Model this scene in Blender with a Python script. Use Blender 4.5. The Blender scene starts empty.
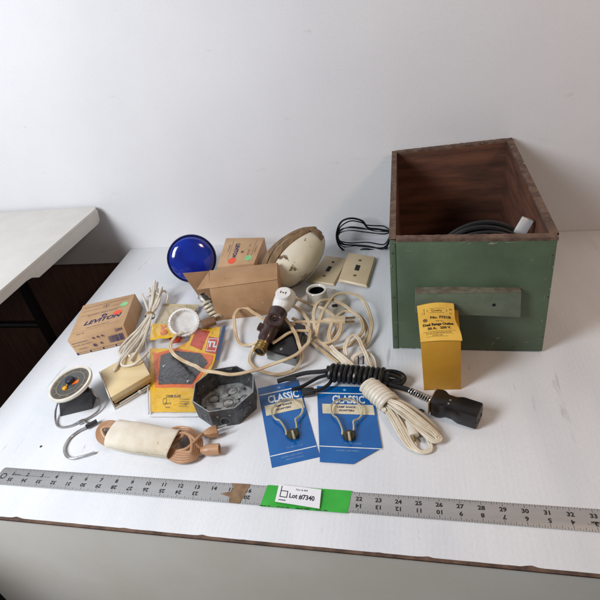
import bpy, bmesh, math, random
from mathutils import Vector, Matrix, noise
random.seed(7)
IN = 0.0254                                   # modelled in inches, scene in metres
sc = bpy.context.scene
COL = sc.collection

# ------------------------------------------------------------------ camera
F, PITCH, ROLL, YAW, CH = 498.8, 0.5933, -0.1653, 0.2662, 23.34
def _basis():
    cp, sp, cy, sy = math.cos(PITCH), math.sin(PITCH), math.cos(YAW), math.sin(YAW)
    f = Vector((-sy*cp, cy*cp, -sp)); r = Vector((cy, sy, 0)); u = r.cross(f)
    c, s = math.cos(ROLL), math.sin(ROLL)
    return f, c*r + s*u, -s*r + c*u
FW, RT, UP = _basis()
cam_d = bpy.data.cameras.new('camera'); cam = bpy.data.objects.new('camera', cam_d); COL.objects.link(cam)
M = Matrix((RT, UP, -FW)).transposed().to_4x4(); M.translation = Vector((0, 0, CH))*IN
cam.matrix_world = M
cam_d.sensor_width = 36; cam_d.lens = 36*F/600; cam_d.clip_start = 0.01; cam_d.clip_end = 50
sc.camera = cam
def W(px, py, z=0.0):                         # photo point -> place on the level z inches above the table
    d = FW + RT*((px-300)/F) + UP*((300-py)/F); t = (z-CH)/d.z
    return Vector((0, 0, CH)) + d*t
def WY(px, py, y):                            # photo point -> place on the upright plane y
    d = FW + RT*((px-300)/F) + UP*((300-py)/F); t = y/d.y
    return Vector((0, 0, CH)) + d*t

# ------------------------------------------------------------------ light
wd = bpy.data.worlds.new('World'); sc.world = wd; wd.use_nodes = True
bg = wd.node_tree.nodes['Background']; bg.inputs[0].default_value = (0.97, 0.96, 1.0, 1); bg.inputs[1].default_value = 0.145
def area(name, loc, target, size, power, col, sy=None):
    l = bpy.data.lights.new(name, 'AREA'); l.energy = power; l.color = col; l.size = size
    if sy: l.shape = 'RECTANGLE'; l.size_y = sy
    o = bpy.data.objects.new(name, l); COL.objects.link(o)
    o.location = Vector(loc)*IN
    o.rotation_euler = (Vector(target)-Vector(loc)).to_track_quat('-Z', 'Y').to_euler()
    return o
area('window_light', (-46, -8, 42), (-29, 31, 5), 0.5, 28.5, (0.90, 0.945, 1.0), 0.8)
area('ceiling_light', (46, 10, 56), (14, 42, 6), 0.3, 8.5, (1.0, 0.68, 0.46))
sc.view_settings.view_transform = 'Standard'; sc.view_settings.look = 'None'
sc.view_settings.exposure = 0.0; sc.view_settings.gamma = 1
sc.render.engine = 'CYCLES'
sc.cycles.max_bounces = 8; sc.cycles.transparent_max_bounces = 12
sc.cycles.use_denoising = True

# ------------------------------------------------------------------ materials
def lin(c):
    return tuple(((v/255+0.055)/1.055)**2.4 if v/255 > 0.04045 else v/255/12.92 for v in c)+(1,)
def mat(name, c, rough=0.5, c2=None, scale=40, stretch=(1,1,1), lo=0.35, hi=0.65, bump=0.0, bscale=None, metal=0.0,
        spots=None, coat=0.0, spec=0.5, extra=None, grain=0.10):
    """base colour c, second colour c2 by noise, bump, and spots=(colour, scale, threshold, stretch)"""
    m = bpy.data.materials.new(name); m.use_nodes = True; nt = m.node_tree; N = nt.nodes; L = nt.links
    b = N['Principled BSDF']; b.inputs['Roughness'].default_value = rough; b.inputs['Metallic'].default_value = metal
    b.inputs['Coat Weight'].default_value = coat; b.inputs['Specular IOR Level'].default_value = spec
    tc = N.new('ShaderNodeTexCoord')
    def mapping(st):
        mp = N.new('ShaderNodeMapping'); mp.inputs['Scale'].default_value = st; L.new(tc.outputs['Object'], mp.inputs[0]); return mp.outputs[0]
    def nz(sc_, st, det=4, ro=0.55):
        n = N.new('ShaderNodeTexNoise'); n.inputs['Scale'].default_value = sc_; n.inputs['Detail'].default_value = det
        n.inputs['Roughness'].default_value = ro; L.new(mapping(st), n.inputs['Vector']); return n.outputs['Fac']
    def ramp(src, a, b_):
        r = N.new('ShaderNodeMapRange'); r.inputs['From Min'].default_value = a; r.inputs['From Max'].default_value = b_; L.new(src, r.inputs['Value']); return r.outputs[0]
    def mix(fac, A, B):
        x = N.new('ShaderNodeMix'); x.data_type = 'RGBA'; L.new(fac, x.inputs['Factor'])
        for sock, v in ((x.inputs['A'], A), (x.inputs['B'], B)):
            if isinstance(v, tuple): sock.default_value = v
            else: L.new(v, sock)
        return x.outputs['Result']
    colr = lin(c)
    if c2 is None: c2 = tuple(max(0, v*0.9) for v in c)
    colr = mix(ramp(nz(scale, stretch), lo, hi), colr, lin(c2))
    if spots:
        for (sc_c, sc_s, thr, st) in spots:
            colr = mix(ramp(nz(sc_s, st, 5, 0.6), thr, thr+0.04), colr, lin(sc_c))
    if metal < .9:
        gr = N.new('ShaderNodeMath'); gr.operation = 'MULTIPLY'; gr.inputs[1].default_value = grain; L.new(ramp(nz(650, stretch, 3, .7), .4, .7), gr.inputs[0])
        colr = mix(gr.outputs[0], colr, lin(tuple(v*.55 for v in c)))
    L.new(colr, b.inputs['Base Color'])
    rr = N.new('ShaderNodeMapRange'); L.new(nz(scale*1.7, stretch), rr.inputs['Value'])
    rr.inputs['To Min'].default_value = max(0.02, rough-0.1); rr.inputs['To Max'].default_value = min(1, rough+0.12); L.new(rr.outputs[0], b.inputs['Roughness'])
    if bump:
        bp = N.new('ShaderNodeBump'); bp.inputs['Strength'].default_value = bump; bp.inputs['Distance'].default_value = 0.001
        L.new(nz(bscale or scale*3, stretch), bp.inputs['Height']); L.new(bp.outputs[0], b.inputs['Normal'])
    if extra: extra(nt, b, tc)
    return m
def film(name, tint=(1,1,1), gloss=0.05, rough=0.16):
    m = bpy.data.materials.new(name); m.use_nodes = True; nt = m.node_tree; N = nt.nodes; L = nt.links; N.clear()
    o = N.new('ShaderNodeOutputMaterial'); t = N.new('ShaderNodeBsdfTransparent'); t.inputs[0].default_value = (*tint, 1)
    g = N.new('ShaderNodeBsdfGlossy'); g.inputs['Roughness'].default_value = rough; g.inputs['Color'].default_value = (.8,.8,.8,1)
    x = N.new('ShaderNodeMixShader'); fr = N.new('ShaderNodeLayerWeight'); fr.inputs[0].default_value = .25; pw = N.new('ShaderNodeMath'); pw.operation = 'MULTIPLY'; pw.inputs[1].default_value = 0.45; L.new(fr.outputs['Facing'], pw.inputs[0])
    ad = N.new('ShaderNodeMath'); ad.operation = 'ADD'; ad.inputs[1].default_value = gloss*0.45; L.new(pw.outputs[0], ad.inputs[0])
    L.new(ad.outputs[0], x.inputs[0]); L.new(t.outputs[0], x.inputs[1]); L.new(g.outputs[0], x.inputs[2]); L.new(x.outputs[0], o.inputs[0])
    tc = N.new('ShaderNodeTexCoord'); n = N.new('ShaderNodeTexNoise'); n.inputs['Scale'].default_value = 34; n.inputs['Detail'].default_value = 4
    n.inputs['Distortion'].default_value = 2.2
    L.new(tc.outputs['Object'], n.inputs['Vector']); b = N.new('ShaderNodeBump'); b.inputs['Strength'].default_value = 1.0; b.inputs['Distance'].default_value = 0.004
    L.new(n.outputs['Fac'], b.inputs['Height']); L.new(b.outputs[0], g.inputs['Normal']); L.new(b.outputs[0], fr.inputs['Normal'])
    return m
def table_grooves(nt, b, tc):                 # fine ridges of the painted top, plus brush marks
    N = nt.nodes; L = nt.links
    w = N.new('ShaderNodeTexWave'); w.wave_type = 'BANDS'; w.bands_direction = 'X'; w.inputs['Scale'].default_value = 42; w.inputs['Distortion'].default_value = .6
    w.inputs['Detail'].default_value = 2; w.inputs['Detail Scale'].default_value = 1.0
    L.new(tc.outputs['Object'], w.inputs['Vector'])
    mp = N.new('ShaderNodeMapping'); mp.inputs['Scale'].default_value = (1, 0.06, 1); L.new(tc.outputs['Object'], mp.inputs[0])
    n = N.new('ShaderNodeTexNoise'); n.inputs['Scale'].default_value = 220; n.inputs['Detail'].default_value = 4; L.new(mp.outputs[0], n.inputs['Vector'])
    a = N.new('ShaderNodeMath'); a.operation = 'MULTIPLY_ADD'; a.inputs[1].default_value = 0.22; L.new(w.outputs['Fac'], a.inputs[0]); L.new(n.outputs['Fac'], a.inputs[2])
    bp = N.new('ShaderNodeBump'); bp.inputs['Strength'].default_value = 0.22; bp.inputs['Distance'].default_value = 0.0009
    L.new(a.outputs[0], bp.inputs['Height']); L.new(bp.outputs[0], b.inputs['Normal'])

K = {}
K['table'] = mat('white_painted_wood', (224,225,227), 0.42, (208,210,214), 9, (1,.25,1), .4, .75,
     spots=[((150,146,150), 150, .715, (1,.08,1)), ((124,112,104), 90, .755, (1,.2,1)), ((192,191,194), 45, .66, (1,.10,1)), ((214,213,212), 16, .66, (1,.12,1))], extra=table_grooves)
K['edge'] = mat('worn_brown_edge', (110,84,68), .8, (70,52,44), 60, (1,1,1), bump=.5)
K['apron'] = mat('cream_painted_wood', (242,236,226), .6, (232,224,210), 6)
K['wall'] = mat('white_wall_paint', (220,219,221), .7, (214,213,216), 3, spots=[((209,206,202), 12, .68, (1,1,3)), ((192,184,172), 34, .745, (.6,1,3)), ((206,204,204), 5, .64, (.4,1,2))], bump=.25, bscale=260)
K['panel'] = mat('dark_brown_panel', (112,80,66), .5, (92,64,54), 14, (8,1,1))
K['floor'] = mat('dark_floor', (40,32,30), .6, (30,25,24), 10)
K['plastic_white'] = mat('white_table_plastic', (214,212,206), .45, (208,206,200), 20, bump=.15, bscale=600)
K['lipcol'] = mat('grey_white_plastic', (205,203,196), .5, (196,194,187), 20)
K['green'] = mat('worn_green_paint', (86,104,80), .5, (68,84,64), 14, lo=.3, hi=.7, bump=.35, bscale=120,
     spots=[((96,124,104), 60, .70, (1,1,1)), ((158,156,138), 85, .745, (1,1,.6)), ((46,52,42), 26, .70, (1,1,1)), ((104,84,68), 60, .76, (.6,1,1))])
K['green2'] = mat('faded_green_paint', (102,114,95), .5, (88,101,82), 40, bump=.25, bscale=200, spots=[((160,158,140), 90, .72, (1,1,1))])
K['ledge'] = mat('dusty_green_ledge', (112,112,96), .8, (92,80,66), 70, bump=.5, spots=[((168,158,136), 90, .66, (1,1,1))])
K['wood_in'] = mat('stained_brown_wood', (108,68,49), .65, (72,44,32), 9, (1,1,6), bump=.3, bscale=200, spots=[((66,42,34), 14, .66, (1,1,2))])
K['wood_edge'] = mat('bare_wood_edge', (112,88,72), .75, (72,52,42), 60, (1,1,1), bump=.6, bscale=300, spots=[((172,156,132), 60, .66, (1,1,1)), ((76,86,68), 36, .66, (1,1,1))])
K['yellow'] = mat('yellow_carton', (202,148,40), .6, (186,132,32), 14, lo=.3, hi=.7, spots=[((160,112,36), 60, .70, (1,1,1))], bump=.15, bscale=200)
K['yellow_lab'] = mat('yellow_label', (232,188,84), .55, (222,174,70), 40, spots=[((170,110,40), 90, .76, (1,1,1))])
K['ink'] = mat('dark_brown_ink', (62,44,34), .7)
K['black'] = mat('black_rubber', (17,17,19), .36, (25,25,27), 60)
K['blackp'] = mat('black_bakelite', (20,18,19), .3, (28,25,25), 60, spots=[((90,80,75), 160, .79, (1,1,1))])
K['steel'] = mat('bright_steel', (212,212,212), .22, (180,180,180), 60, metal=.75)
K['dark_steel'] = mat('dark_wire', (44,44,50), .3, (30,30,34), 60, metal=.8)
K['brass'] = mat('brass', (180,150,95), .35, (130,104,62), 60, metal=1)
K['old_brass'] = mat('tarnished_brass', (96,90,68), .4, (70,66,52), 90, metal=.7)
K['gold_wire'] = mat('pale_gold_wire', (228,220,192), .25, (206,194,158), 60, metal=.75)
K['alu'] = mat('brushed_aluminium', (188,188,188), .42, (170,170,170), 24, (.1,1,1), metal=.45, bump=.1, bscale=400)
K['mark'] = mat('black_ink', (32,32,34), .6)
K['tape'] = mat('green_tape', (58,178,62), .45, (48,162,52), 30, bump=.2)
K['paper'] = mat('white_paper', (235,235,238), .6, (228,228,232), 20)
K['masking'] = mat('aged_brown_tape', (150,122,92), .6, (110,86,62), 60)
K['grime'] = mat('dark_grime', (66,54,48), .8)
K['beige_cord'] = mat('beige_cord_vinyl', (220,200,168), .4, (188,160,122), 24, spots=[((150,128,98), 70, .68, (1,1,1))], bump=.2, bscale=250)
K['cream_cord'] = mat('cream_cord_vinyl', (228,218,198), .4, (200,184,158), 24, spots=[((150,128,98), 70, .68, (1,1,1))], bump=.2, bscale=250)
K['white_cord'] = mat('white_cord_vinyl', (226,219,204), .42, (206,197,180), 30, spots=[((150,128,98), 70, .68, (1,1,1))], bump=.2, bscale=250)
K['tan_cord'] = mat('tan_round_cord', (196,154,118), .4, (168,124,90), 30, bump=.15)
K['sleeve'] = mat('aged_paper', (226,218,202), .65, (204,190,166), 16, bump=.5, bscale=60, spots=[((180,158,124), 26, .63, (1,1,1))])
K['card'] = mat('blue_card', (8,96,168), .28, (6,84,154), 20, bump=.1, coat=.2)
K['card_dk'] = mat('dark_blue_print', (14,58,128), .35)
K['cream'] = mat('cream_print', (226,214,184), .5)
K['white_ink'] = mat('white_print', (235,238,240), .5)
K['lt_ink'] = mat('pale_blue_print', (140,180,220), .5)
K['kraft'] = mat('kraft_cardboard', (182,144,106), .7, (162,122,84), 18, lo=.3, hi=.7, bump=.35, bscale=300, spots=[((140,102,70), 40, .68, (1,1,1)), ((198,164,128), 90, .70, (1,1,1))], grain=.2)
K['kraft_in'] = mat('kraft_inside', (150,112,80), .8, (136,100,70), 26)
K['kraft2'] = mat('printed_cardboard', (196,162,124), .65, (178,140,102), 18, lo=.3, hi=.7, bump=.3, bscale=300, grain=.2, spots=[((160,124,90), 60, .70, (1,1,1))])
K['kraft3'] = mat('dark_cardboard', (128,94,66), .75, (104,74,52), 40, bump=.4, bscale=200)
K['corrug'] = mat('corrugated_sleeve', (138,110,76), .75, (104,80,54), 30, (4,1,1), bump=.4)
K['navy'] = mat('navy_print', (44,46,92), .6)
K['purple'] = mat('purple_print', (84,66,92), .6)
K['red'] = mat('red_sticker', (240,84,50), .45)
K['mint'] = mat('mint_sticker', (138,204,142), .5)
K['blue_glass'] = mat('blue_bulb_glass', (6,44,158), .14, (6,30,128), 26, coat=1.0, bump=.3, bscale=60)
K['blue_dark'] = mat('dark_blue_rim', (10,18,74), .25)
K['oval'] = mat('aged_cream_enamel', (218,210,190), .38, (204,194,168), 16, bump=.1, spots=[((150,128,92), 13, .585, (1,1,1)), ((104,84,60), 24, .61, (1,1,1))])
K['plate'] = mat('tan_plastic_plate', (206,184,150), .38, (198,176,140), 20)
K['plate_b'] = mat('tan_plastic_edge', (222,203,164), .4)
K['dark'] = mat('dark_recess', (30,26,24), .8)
K['porcelain'] = mat('white_porcelain', (226,220,208), .2, (212,204,190), 20, coat=.5, spots=[((186,172,150), 50, .72, (1,1,1))])
K['white_pl'] = mat('white_bakelite', (232,230,228), .32, (220,217,214), 24)
K['brown_bk'] = mat('brown_bakelite', (66,44,40), .33, (50,32,30), 40, coat=.3)
K['box_grey'] = mat('grey_metal_side', (150,152,148), .45, (120,122,118), 50, metal=.3)
K['galv'] = mat('dull_galvanised_steel', (104,104,104), .45, (74,74,76), 80, metal=.75, bump=.3, bscale=300)
K['galv2'] = mat('speckled_galvanised_steel', (196,196,192), .45, (128,128,126), 90, lo=.4, hi=.6, metal=.5, bump=.6, bscale=350, spots=[((66,62,60), 120, .64, (1,1,1))])
K['pkg_y'] = mat('yellow_printed_card', (236,190,6), .4, (220,166,6), 20, lo=.3, hi=.7, bump=.5, bscale=40, spots=[((150,112,14), 44, .64, (1,1,1)), ((206,128,14), 30, .64, (1,1,1)), ((70,56,20), 80, .71, (1,1,1))])
K['pkg_o'] = mat('orange_print', (228,108,18), .4, (214,94,14), 30)
K['pkg_r'] = mat('red_print', (196,62,30), .4)
K['pkg_b'] = mat('navy_bag_edge', (46,72,110), .4)
K['plate_blk'] = mat('charcoal_plate', (36,36,40), .3, (28,28,32), 30, coat=.3)
K['film'] = film('clear_film')
K['film2'] = film('clear_crinkled_film', gloss=.22, rough=.22)
K['foam'] = mat('white_fluted_plastic', (236,234,230), .4, (224,222,218), 30)
K['bagcard'] = mat('cream_bag_card', (208,192,150), .6, (196,178,134), 30)
K['maple'] = mat('cream_plastic_cover', (226,204,160), .42, (214,190,142), 10, (1,4,1))
K['maple_s'] = mat('amber_plastic_side', (198,164,106), .45, (180,146,90), 20)
K['ivory'] = mat('ivory_trim', (232,226,212), .4)
K['twine'] = mat('brown_twist_band', (176,146,104), .7, (140,110,72), 80)
K['dial'] = mat('dark_dial_face', (78,78,76), .35, (66,66,66), 40, coat=.3)
K['dialmk'] = mat('gold_dial_marks', (186,158,110), .5)
K['amber'] = mat('amber_knob', (238,170,30), .4)
K['blk_mtl'] = mat('black_painted_metal', (40,39,42), .38, (52,50,52), 60, bump=.15, spots=[((96,92,90), 140, .77, (1,1,1))])
K['knob'] = mat('blue_black_knob', (36,42,58), .35)
K['foil'] = mat('crumpled_foil', (214,210,206), .3, (170,166,160), 120, metal=.8, bump=1.0, bscale=300)
K['clearpl'] = mat('cloudy_white_plastic', (206,204,204), .3, (190,188,188), 30)

# ------------------------------------------------------------------ mesh helpers (inches)
class PB:
    def __init__(s): s.bm = bmesh.new()
    def hexa(s, c, bev=0.0, seg=2):           # c: 4 bottom then 4 top corners, both counter-clockwise from above
        t = bmesh.new(); v = [t.verts.new(p) for p in c]
        for f in ((3,2,1,0),(4,5,6,7),(0,1,5,4),(1,2,6,5),(2,3,7,6),(3,0,4,7)): t.faces.new([v[i] for i in f])
        if bev: bmesh.ops.bevel(t, geom=list(t.edges), offset=bev, segments=seg, profile=.5, affect='EDGES', clamp_overlap=True)
        s.merge(t); return s
    def box(s, o, X, Y, Z, bev=0.0):
        o, X, Y, Z = map(Vector, (o, X, Y, Z))
        c = [o, o+X, o+X+Y, o+Y]
        return s.hexa(c+[p+Z for p in c], bev)
    def merge(s, t):
        m = bpy.data.meshes.new('t'); t.to_mesh(m); t.free(); s.bm.from_mesh(m); bpy.data.meshes.remove(m)
    def tube(s, pts, r, seg=8, closed=False, twin=False, sub=6, flat=None, side=None, taper=False, jit=0.0):
        P = [Vector(p) for p in pts]; Q = []
        n = len(P)
        rng = range(n if closed else n-1)
        for i in rng:
            g = lambda k: P[k % n] if closed else P[min(max(k, 0), n-1)]
            a, b, c, d = g(i-1), g(i), g(i+1), g(i+2)
            for k in range(sub):
                t = k/sub
                Q.append(0.5*((2*b)+(c-a)*t+(2*a-5*b+4*c-d)*t*t+(3*b-a-3*c+d)*t**3))
        if not closed: Q.append(P[-1])
        if jit: Q = [q+Vector((noise.noise(q*.9+Vector((11,0,k_))), noise.noise(q*.9+Vector((0,23,k_))), 0))*jit for k_, q in enumerate(Q) for k_ in (7.3,)]
        m = len(Q); ring_prev = None; rings = []
        nrm = None
        for i, q in enumerate(Q):
            T = (Q[(i+1) % m]-Q[i-1]) if closed else (Q[min(i+1, m-1)]-Q[max(i-1, 0)])
            if T.length < 1e-9: T = Vector((1,0,0))
            T.normalize()
            if twin or flat:
                ref = Vector(side) if side is not None else Vector((0,0,1))
                A = T.cross(ref)
                if A.length < .15: A = nrm.copy() if nrm else T.cross(Vector((1,0,0)))
                A.normalize()
                if nrm is not None:
                    if A.dot(nrm) < 0: A = -A
                    A = (A*.5+nrm*.5); A = (A-T*A.dot(T)); A.normalize()
                nrm = A; B = T.cross(A)
            else:
                if nrm is None:
                    ref = Vector((0,0,1)) if abs(T.z) < .9 else Vector((1,0,0)); A = ref.cross(T).normalized()
                else: A = (nrm-T*nrm.dot(T)).normalized()
                nrm = A; B = T.cross(A)
            ring = []
            if twin:
                k = 6
                for sg in (1, -1):
                    for j in range(k):
                        a = (-80+160*j/(k-1))*math.pi/180*1.5
                        a = -2.45+4.9*j/(k-1)
                        ring.append(q+A*sg*(r*.92+r*math.cos(a))+B*(sg*r*math.sin(a)))
            else:
                fl = flat or 1.0
                rr = r*(1 if not taper else (1-.0*i/m))
                for j in range(seg):
                    a = 2*math.pi*j/seg; ring.append(q+A*rr*math.cos(a)+B*rr*fl*math.sin(a))
            rings.append([s.bm.verts.new(p) for p in ring])
        for i in range(m if closed else m-1):
            a, b = rings[i], rings[(i+1) % m]; k = len(a)
            for j in range(k):
                try: s.bm.faces.new((a[j], a[(j+1) % k], b[(j+1) % k], b[j]))
                except ValueError: pass
        if not closed:
            s.bm.faces.new(rings[0][::-1]); s.bm.faces.new(rings[-1])
        return s
    def lathe(s, o, axis, prof, seg=32, sx=1.0, ref=None, sy=1.0, flute=0, famp=0):
        o = Vector(o); Z = Vector(axis).normalized()
        rf = Vector(ref) if ref else (Vector((1,0,0)) if abs(Z.x) < .8 else Vector((0,1,0)))
        X = (rf-Z*rf.dot(Z)).normalized(); Y = Z.cross(X); rings = []
        for (r, t) in prof:
            if r < 1e-6: rings.append([s.bm.verts.new(o+Z*t)])
            else:
                rings.append([s.bm.verts.new(o+Z*t+X*(sx*r*(1+(famp*math.cos(flute*2*math.pi*j/seg) if flute else 0))*math.cos(2*math.pi*j/seg))+Y*(sy*r*(1+(famp*math.cos(flute*2*math.pi*j/seg) if flute else 0))*math.sin(2*math.pi*j/seg))) for j in range(seg)])
        for a, b in zip(rings, rings[1:]):
            for j in range(seg):
                k = (j+1) % seg
                if len(a) == 1 and len(b) == 1: continue
                if len(a) == 1: s.bm.faces.new((a[0], b[k], b[j]))
                elif len(b) == 1: s.bm.faces.new((a[j], a[k], b[0]))
                else: s.bm.faces.new((a[j], a[k], b[k], b[j]))
        return s
    def grid(s, fn, nu, nv, thick=None):      # sheet fn(u,v); thick = offset vector for a second side
        def sheet(off):
            return [[s.bm.verts.new(fn(i/nu, j/nv)+off) for i in range(nu+1)] for j in range(nv+1)]
        A = sheet(Vector((0,0,0)))
        for j in range(nv):
            for i in range(nu): s.bm.faces.new((A[j][i], A[j][i+1], A[j+1][i+1], A[j+1][i]))
        if thick is not None:
            B = sheet(Vector(thick))
            for j in range(nv):
                for i in range(nu): s.bm.faces.new((B[j][i], B[j+1][i], B[j+1][i+1], B[j][i+1]))
            ring = lambda G: [G[0][i] for i in range(nu+1)]+[G[j][nu] for j in range(1, nv+1)]+[G[nv][i] for i in range(nu-1, -1, -1)]+[G[j][0] for j in range(nv-1, 0, -1)]
            ra, rb = ring(A), ring(B)
            for k in range(len(ra)):
                l = (k+1) % len(ra); s.bm.faces.new((ra[l], ra[k], rb[k], rb[l]))
        return s
    def prism(s, pts, off, bev=0):            # polygon pts (coplanar) extruded by off
        t = bmesh.new(); P = [Vector(p) for p in pts]; off = Vector(off)
        a = [t.verts.new(p) for p in P]; b = [t.verts.new(p+off) for p in P]; n = len(P)
        t.faces.new(a[::-1]); t.faces.new(b)
        for i in range(n): t.faces.new((a[i], a[(i+1) % n], b[(i+1) % n], b[i]))
        bmesh.ops.recalc_face_normals(t, faces=t.faces)
        if bev: bmesh.ops.bevel(t, geom=list(t.edges), offset=bev, segments=2, profile=.5, affect='EDGES', clamp_overlap=True)
        s.merge(t); return s
    def text(s, txt, fn, size, x, y, sx=1.0, rot180=False, bold=0.0, align='CENTER', shear=0.0):
        """flat lettering; fn(x, y) gives the place of a point x, y inches across the printed face"""
        cu = bpy.data.curves.new('t', 'FONT'); cu.body = txt; cu.size = size; cu.align_x = align; cu.align_y = 'CENTER'; cu.offset = bold; cu.resolution_u = 2; cu.shear = shear
        ob = bpy.data.objects.new('t', cu); COL.objects.link(ob)
        dg = bpy.context.evaluated_depsgraph_get(); me = bpy.data.meshes.new_from_object(ob.evaluated_get(dg))
        bpy.data.objects.remove(ob); bpy.data.curves.remove(cu)
        k = -1 if rot180 else 1
        vs = [s.bm.verts.new(fn(x+k*v.co.x*sx, y+k*v.co.y)) for v in me.vertices]
        for p in me.polygons:
            try: s.bm.faces.new([vs[i] for i in p.vertices])
            except ValueError: pass
        bpy.data.meshes.remove(me); return s
    def rect(s, fn, x0, y0, x1, y1, n=1):
        for i in range(n):
            a = x0+(x1-x0)*i/n; b = x0+(x1-x0)*(i+1)/n
            s.bm.faces.new([s.bm.verts.new(fn(*q)) for q in ((a, y0), (b, y0), (b, y1), (a, y1))])
        return s
    def ring(s, fn, cx, cy, r, w, seg=28, sx=1):
        for k in range(seg):
            a, b = 2*math.pi*k/seg, 2*math.pi*(k+1)/seg
            s.bm.faces.new([s.bm.verts.new(fn(cx+sx*q*math.cos(t), cy+q*math.sin(t))) for q, t in ((r-w, a), (r, a), (r, b), (r-w, b))])
        return s
    def build(s, name, m, parent=None, smooth=40, recalc=True):
        bm = s.bm
        if recalc and len(bm.faces): bmesh.ops.recalc_face_normals(bm, faces=bm.faces)
        me = bpy.data.meshes.new(name); 
        if parent is None:
            xs = [v.co.copy() for v in bm.verts]
            lo = Vector([min(p[i] for p in xs) for i in range(3)]); hi = Vector([max(p[i] for p in xs) for i in range(3)])
            org = Vector(((lo.x+hi.x)/2, (lo.y+hi.y)/2, lo.z))
        else:
            q = parent
            while q.parent: q = q.parent
            org = Vector(q['_o'])
        for v in bm.verts: v.co = (v.co-org)*IN
        bm.to_mesh(me); bm.free()
        if smooth:
            me.polygons.foreach_set('use_smooth', [True]*len(me.polygons)); me.set_sharp_from_angle(angle=math.radians(smooth))
        me.materials.append(K[m] if isinstance(m, str) else m)
        o = bpy.data.objects.new(name, me); COL.objects.link(o)
        if parent is None: o.location = org*IN; o['_o'] = tuple(org)
        else: o.parent = parent
        return o
def tag(o, label=None, cat=None, group=None, kind=None):
    if label: o['label'] = label
    if cat: o['category'] = cat
    if group: o['group'] = group
    if kind: o['kind'] = kind
    return o
def thing(name, loc, label, cat, group=None):
    o = bpy.data.objects.new(name, None); COL.objects.link(o); o.empty_display_size = .02
    loc = Vector(loc); o.location = loc*IN; o['_o'] = tuple(loc)
    return tag(o, label, cat, group)
def bil(a, b, c, d):                          # a=(0,0) b=(1,0) c=(1,1) d=(0,1)
    a, b, c, d = map(Vector, (a, b, c, d))
    return lambda u, v: a*(1-u)*(1-v)+b*u*(1-v)+c*u*v+d*(1-u)*v
def plane(o, X, Y, lift=0.012):               # printed face: x, y in inches along unit vectors
    o, X, Y = Vector(o), Vector(X).normalized(), Vector(Y).normalized(); n = X.cross(Y).normalized()
    return lambda x, y: o+X*x+Y*y+n*lift
def px(*a, z=0): return [W(p[0], p[1], p[2] if len(p) > 2 else z) for p in a]
def hz(x): return Vector((0, 0, x))

# ------------------------------------------------------------------ setting
s = PB(); s.box((-90,43.62,-1.7), (150,0,0), (0,1,0), (0,0,80)); tag(s.build('wall', 'wall', smooth=0), kind='structure')
s = PB(); s.box((-90,43.9,-32), (150,0,0), (0,1,0), (0,0,30.3)); tag(s.build('wall_panel', 'panel', smooth=0), kind='structure')
s = PB(); s.box((-140,-70,-30.5), (260,0,0), (0,150,0), (0,0,1)); tag(s.build('floor', 'floor', smooth=0), kind='structure')

# white painted work table
t = thing('work_table', (0,28,-29.5), 'white painted wooden table with worn brown front edge that everything lies on', 'table')
def fy(x): return 12.78 + (x+22)*0.0          # front edge
TL = (-28.75, 12.52)
s = PB(); s.hexa([Vector(p) for p in ((-28.5,12.52,-.75),(46,12.52,-.75),(46,43.58,-.75),(-29.75,43.58,-.75),(-28.5,12.52,0),(46,12.52,0),(46,43.58,0),(-29.75,43.58,0))], .03)
s.build('tabletop', 'table', t)
s = PB()
n = 300                                       # chipped brown edging along the front
rows = []
for i in range(n+1):
    x = -28.4+74.3*i/n
    d = .008*noise.noise(Vector((x*1.3,0,3)))+.14*max(0, noise.noise(Vector((x*.9,5,0)))-.33)
    rows.append([s.bm.verts.new(p) for p in ((x,12.52,-.16),(x,12.43,-.16),(x,12.425-.02,-.01+d*.2),(x,12.55+max(0,d)*2.2,.012+max(0,d)*.05))])
for a, b in zip(rows, rows[1:]):
    for k in range(3): s.bm.faces.new((a[k], b[k], b[k+1], a[k+1]))
s.build('edge_band', 'edge', t)
s = PB(); s.box((-28.3,12.50,-14), (74,0,0), (0,.6,0), (0,0,13.8)); s.build('apron', 'apron', t)
for (x, y) in ((-27.5,14), (44,14), (-28,41.5), (44,41.5)):
    s = PB(); s.box((x-1,y,-29.4), (2,0,0), (0,2,0), (0,0,28.6), .05); s.build('leg', 'apron', t)

# raised plastic folding table on the left
t = thing('folding_table', (-50,36,-29.5), 'off-white moulded plastic folding table end standing higher at the far left', 'table')
x1, z1 = -31.47, 5.3
s = PB()
def rc(x, y, r, n=6): return [(x-r+r*math.cos(a), y-r+r*math.sin(a)) for a in [math.pi/2*k/n for k in range(n+1)]]
out = [(-75,-4), (x1,-4)]+rc(x1, 43.3, .8)+[(-75,43.3)]
s.prism([(x, y, z1-.28) for x, y in out], (0,0,.28), .07); s.build('tabletop', 'plastic_white', t)
s = PB()
lip = [(-4,z1-.3), (-4,z1-1.0), (30.6,z1-1.0), (31.3,z1-1.12), (32.0,z1-1.55), (42.4,z1-1.6), (42.9,z1-1.3), (43.1,z1-.3)]
s.prism([(x1-.30, y, z) for y, z in lip], (.18,0,0), .05)
s.box((-75,42.6,z1-1.5), (75+x1-.3,0,0), (0,.25,0), (0,0,1.2)); s.build('side_lip', 'lipcol', t)
for y in (2, 38):
    s = PB(); s.tube([(-40,y,z1-.3),(-40,y,-29.4)], .55, 10); s.tube([(-62,y,z1-.3),(-62,y,-29.4)], .55, 10); s.tube([(-40,y,-6),(-62,y,-6)], .4, 8); s.build('leg', 'blackp', t)

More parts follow.
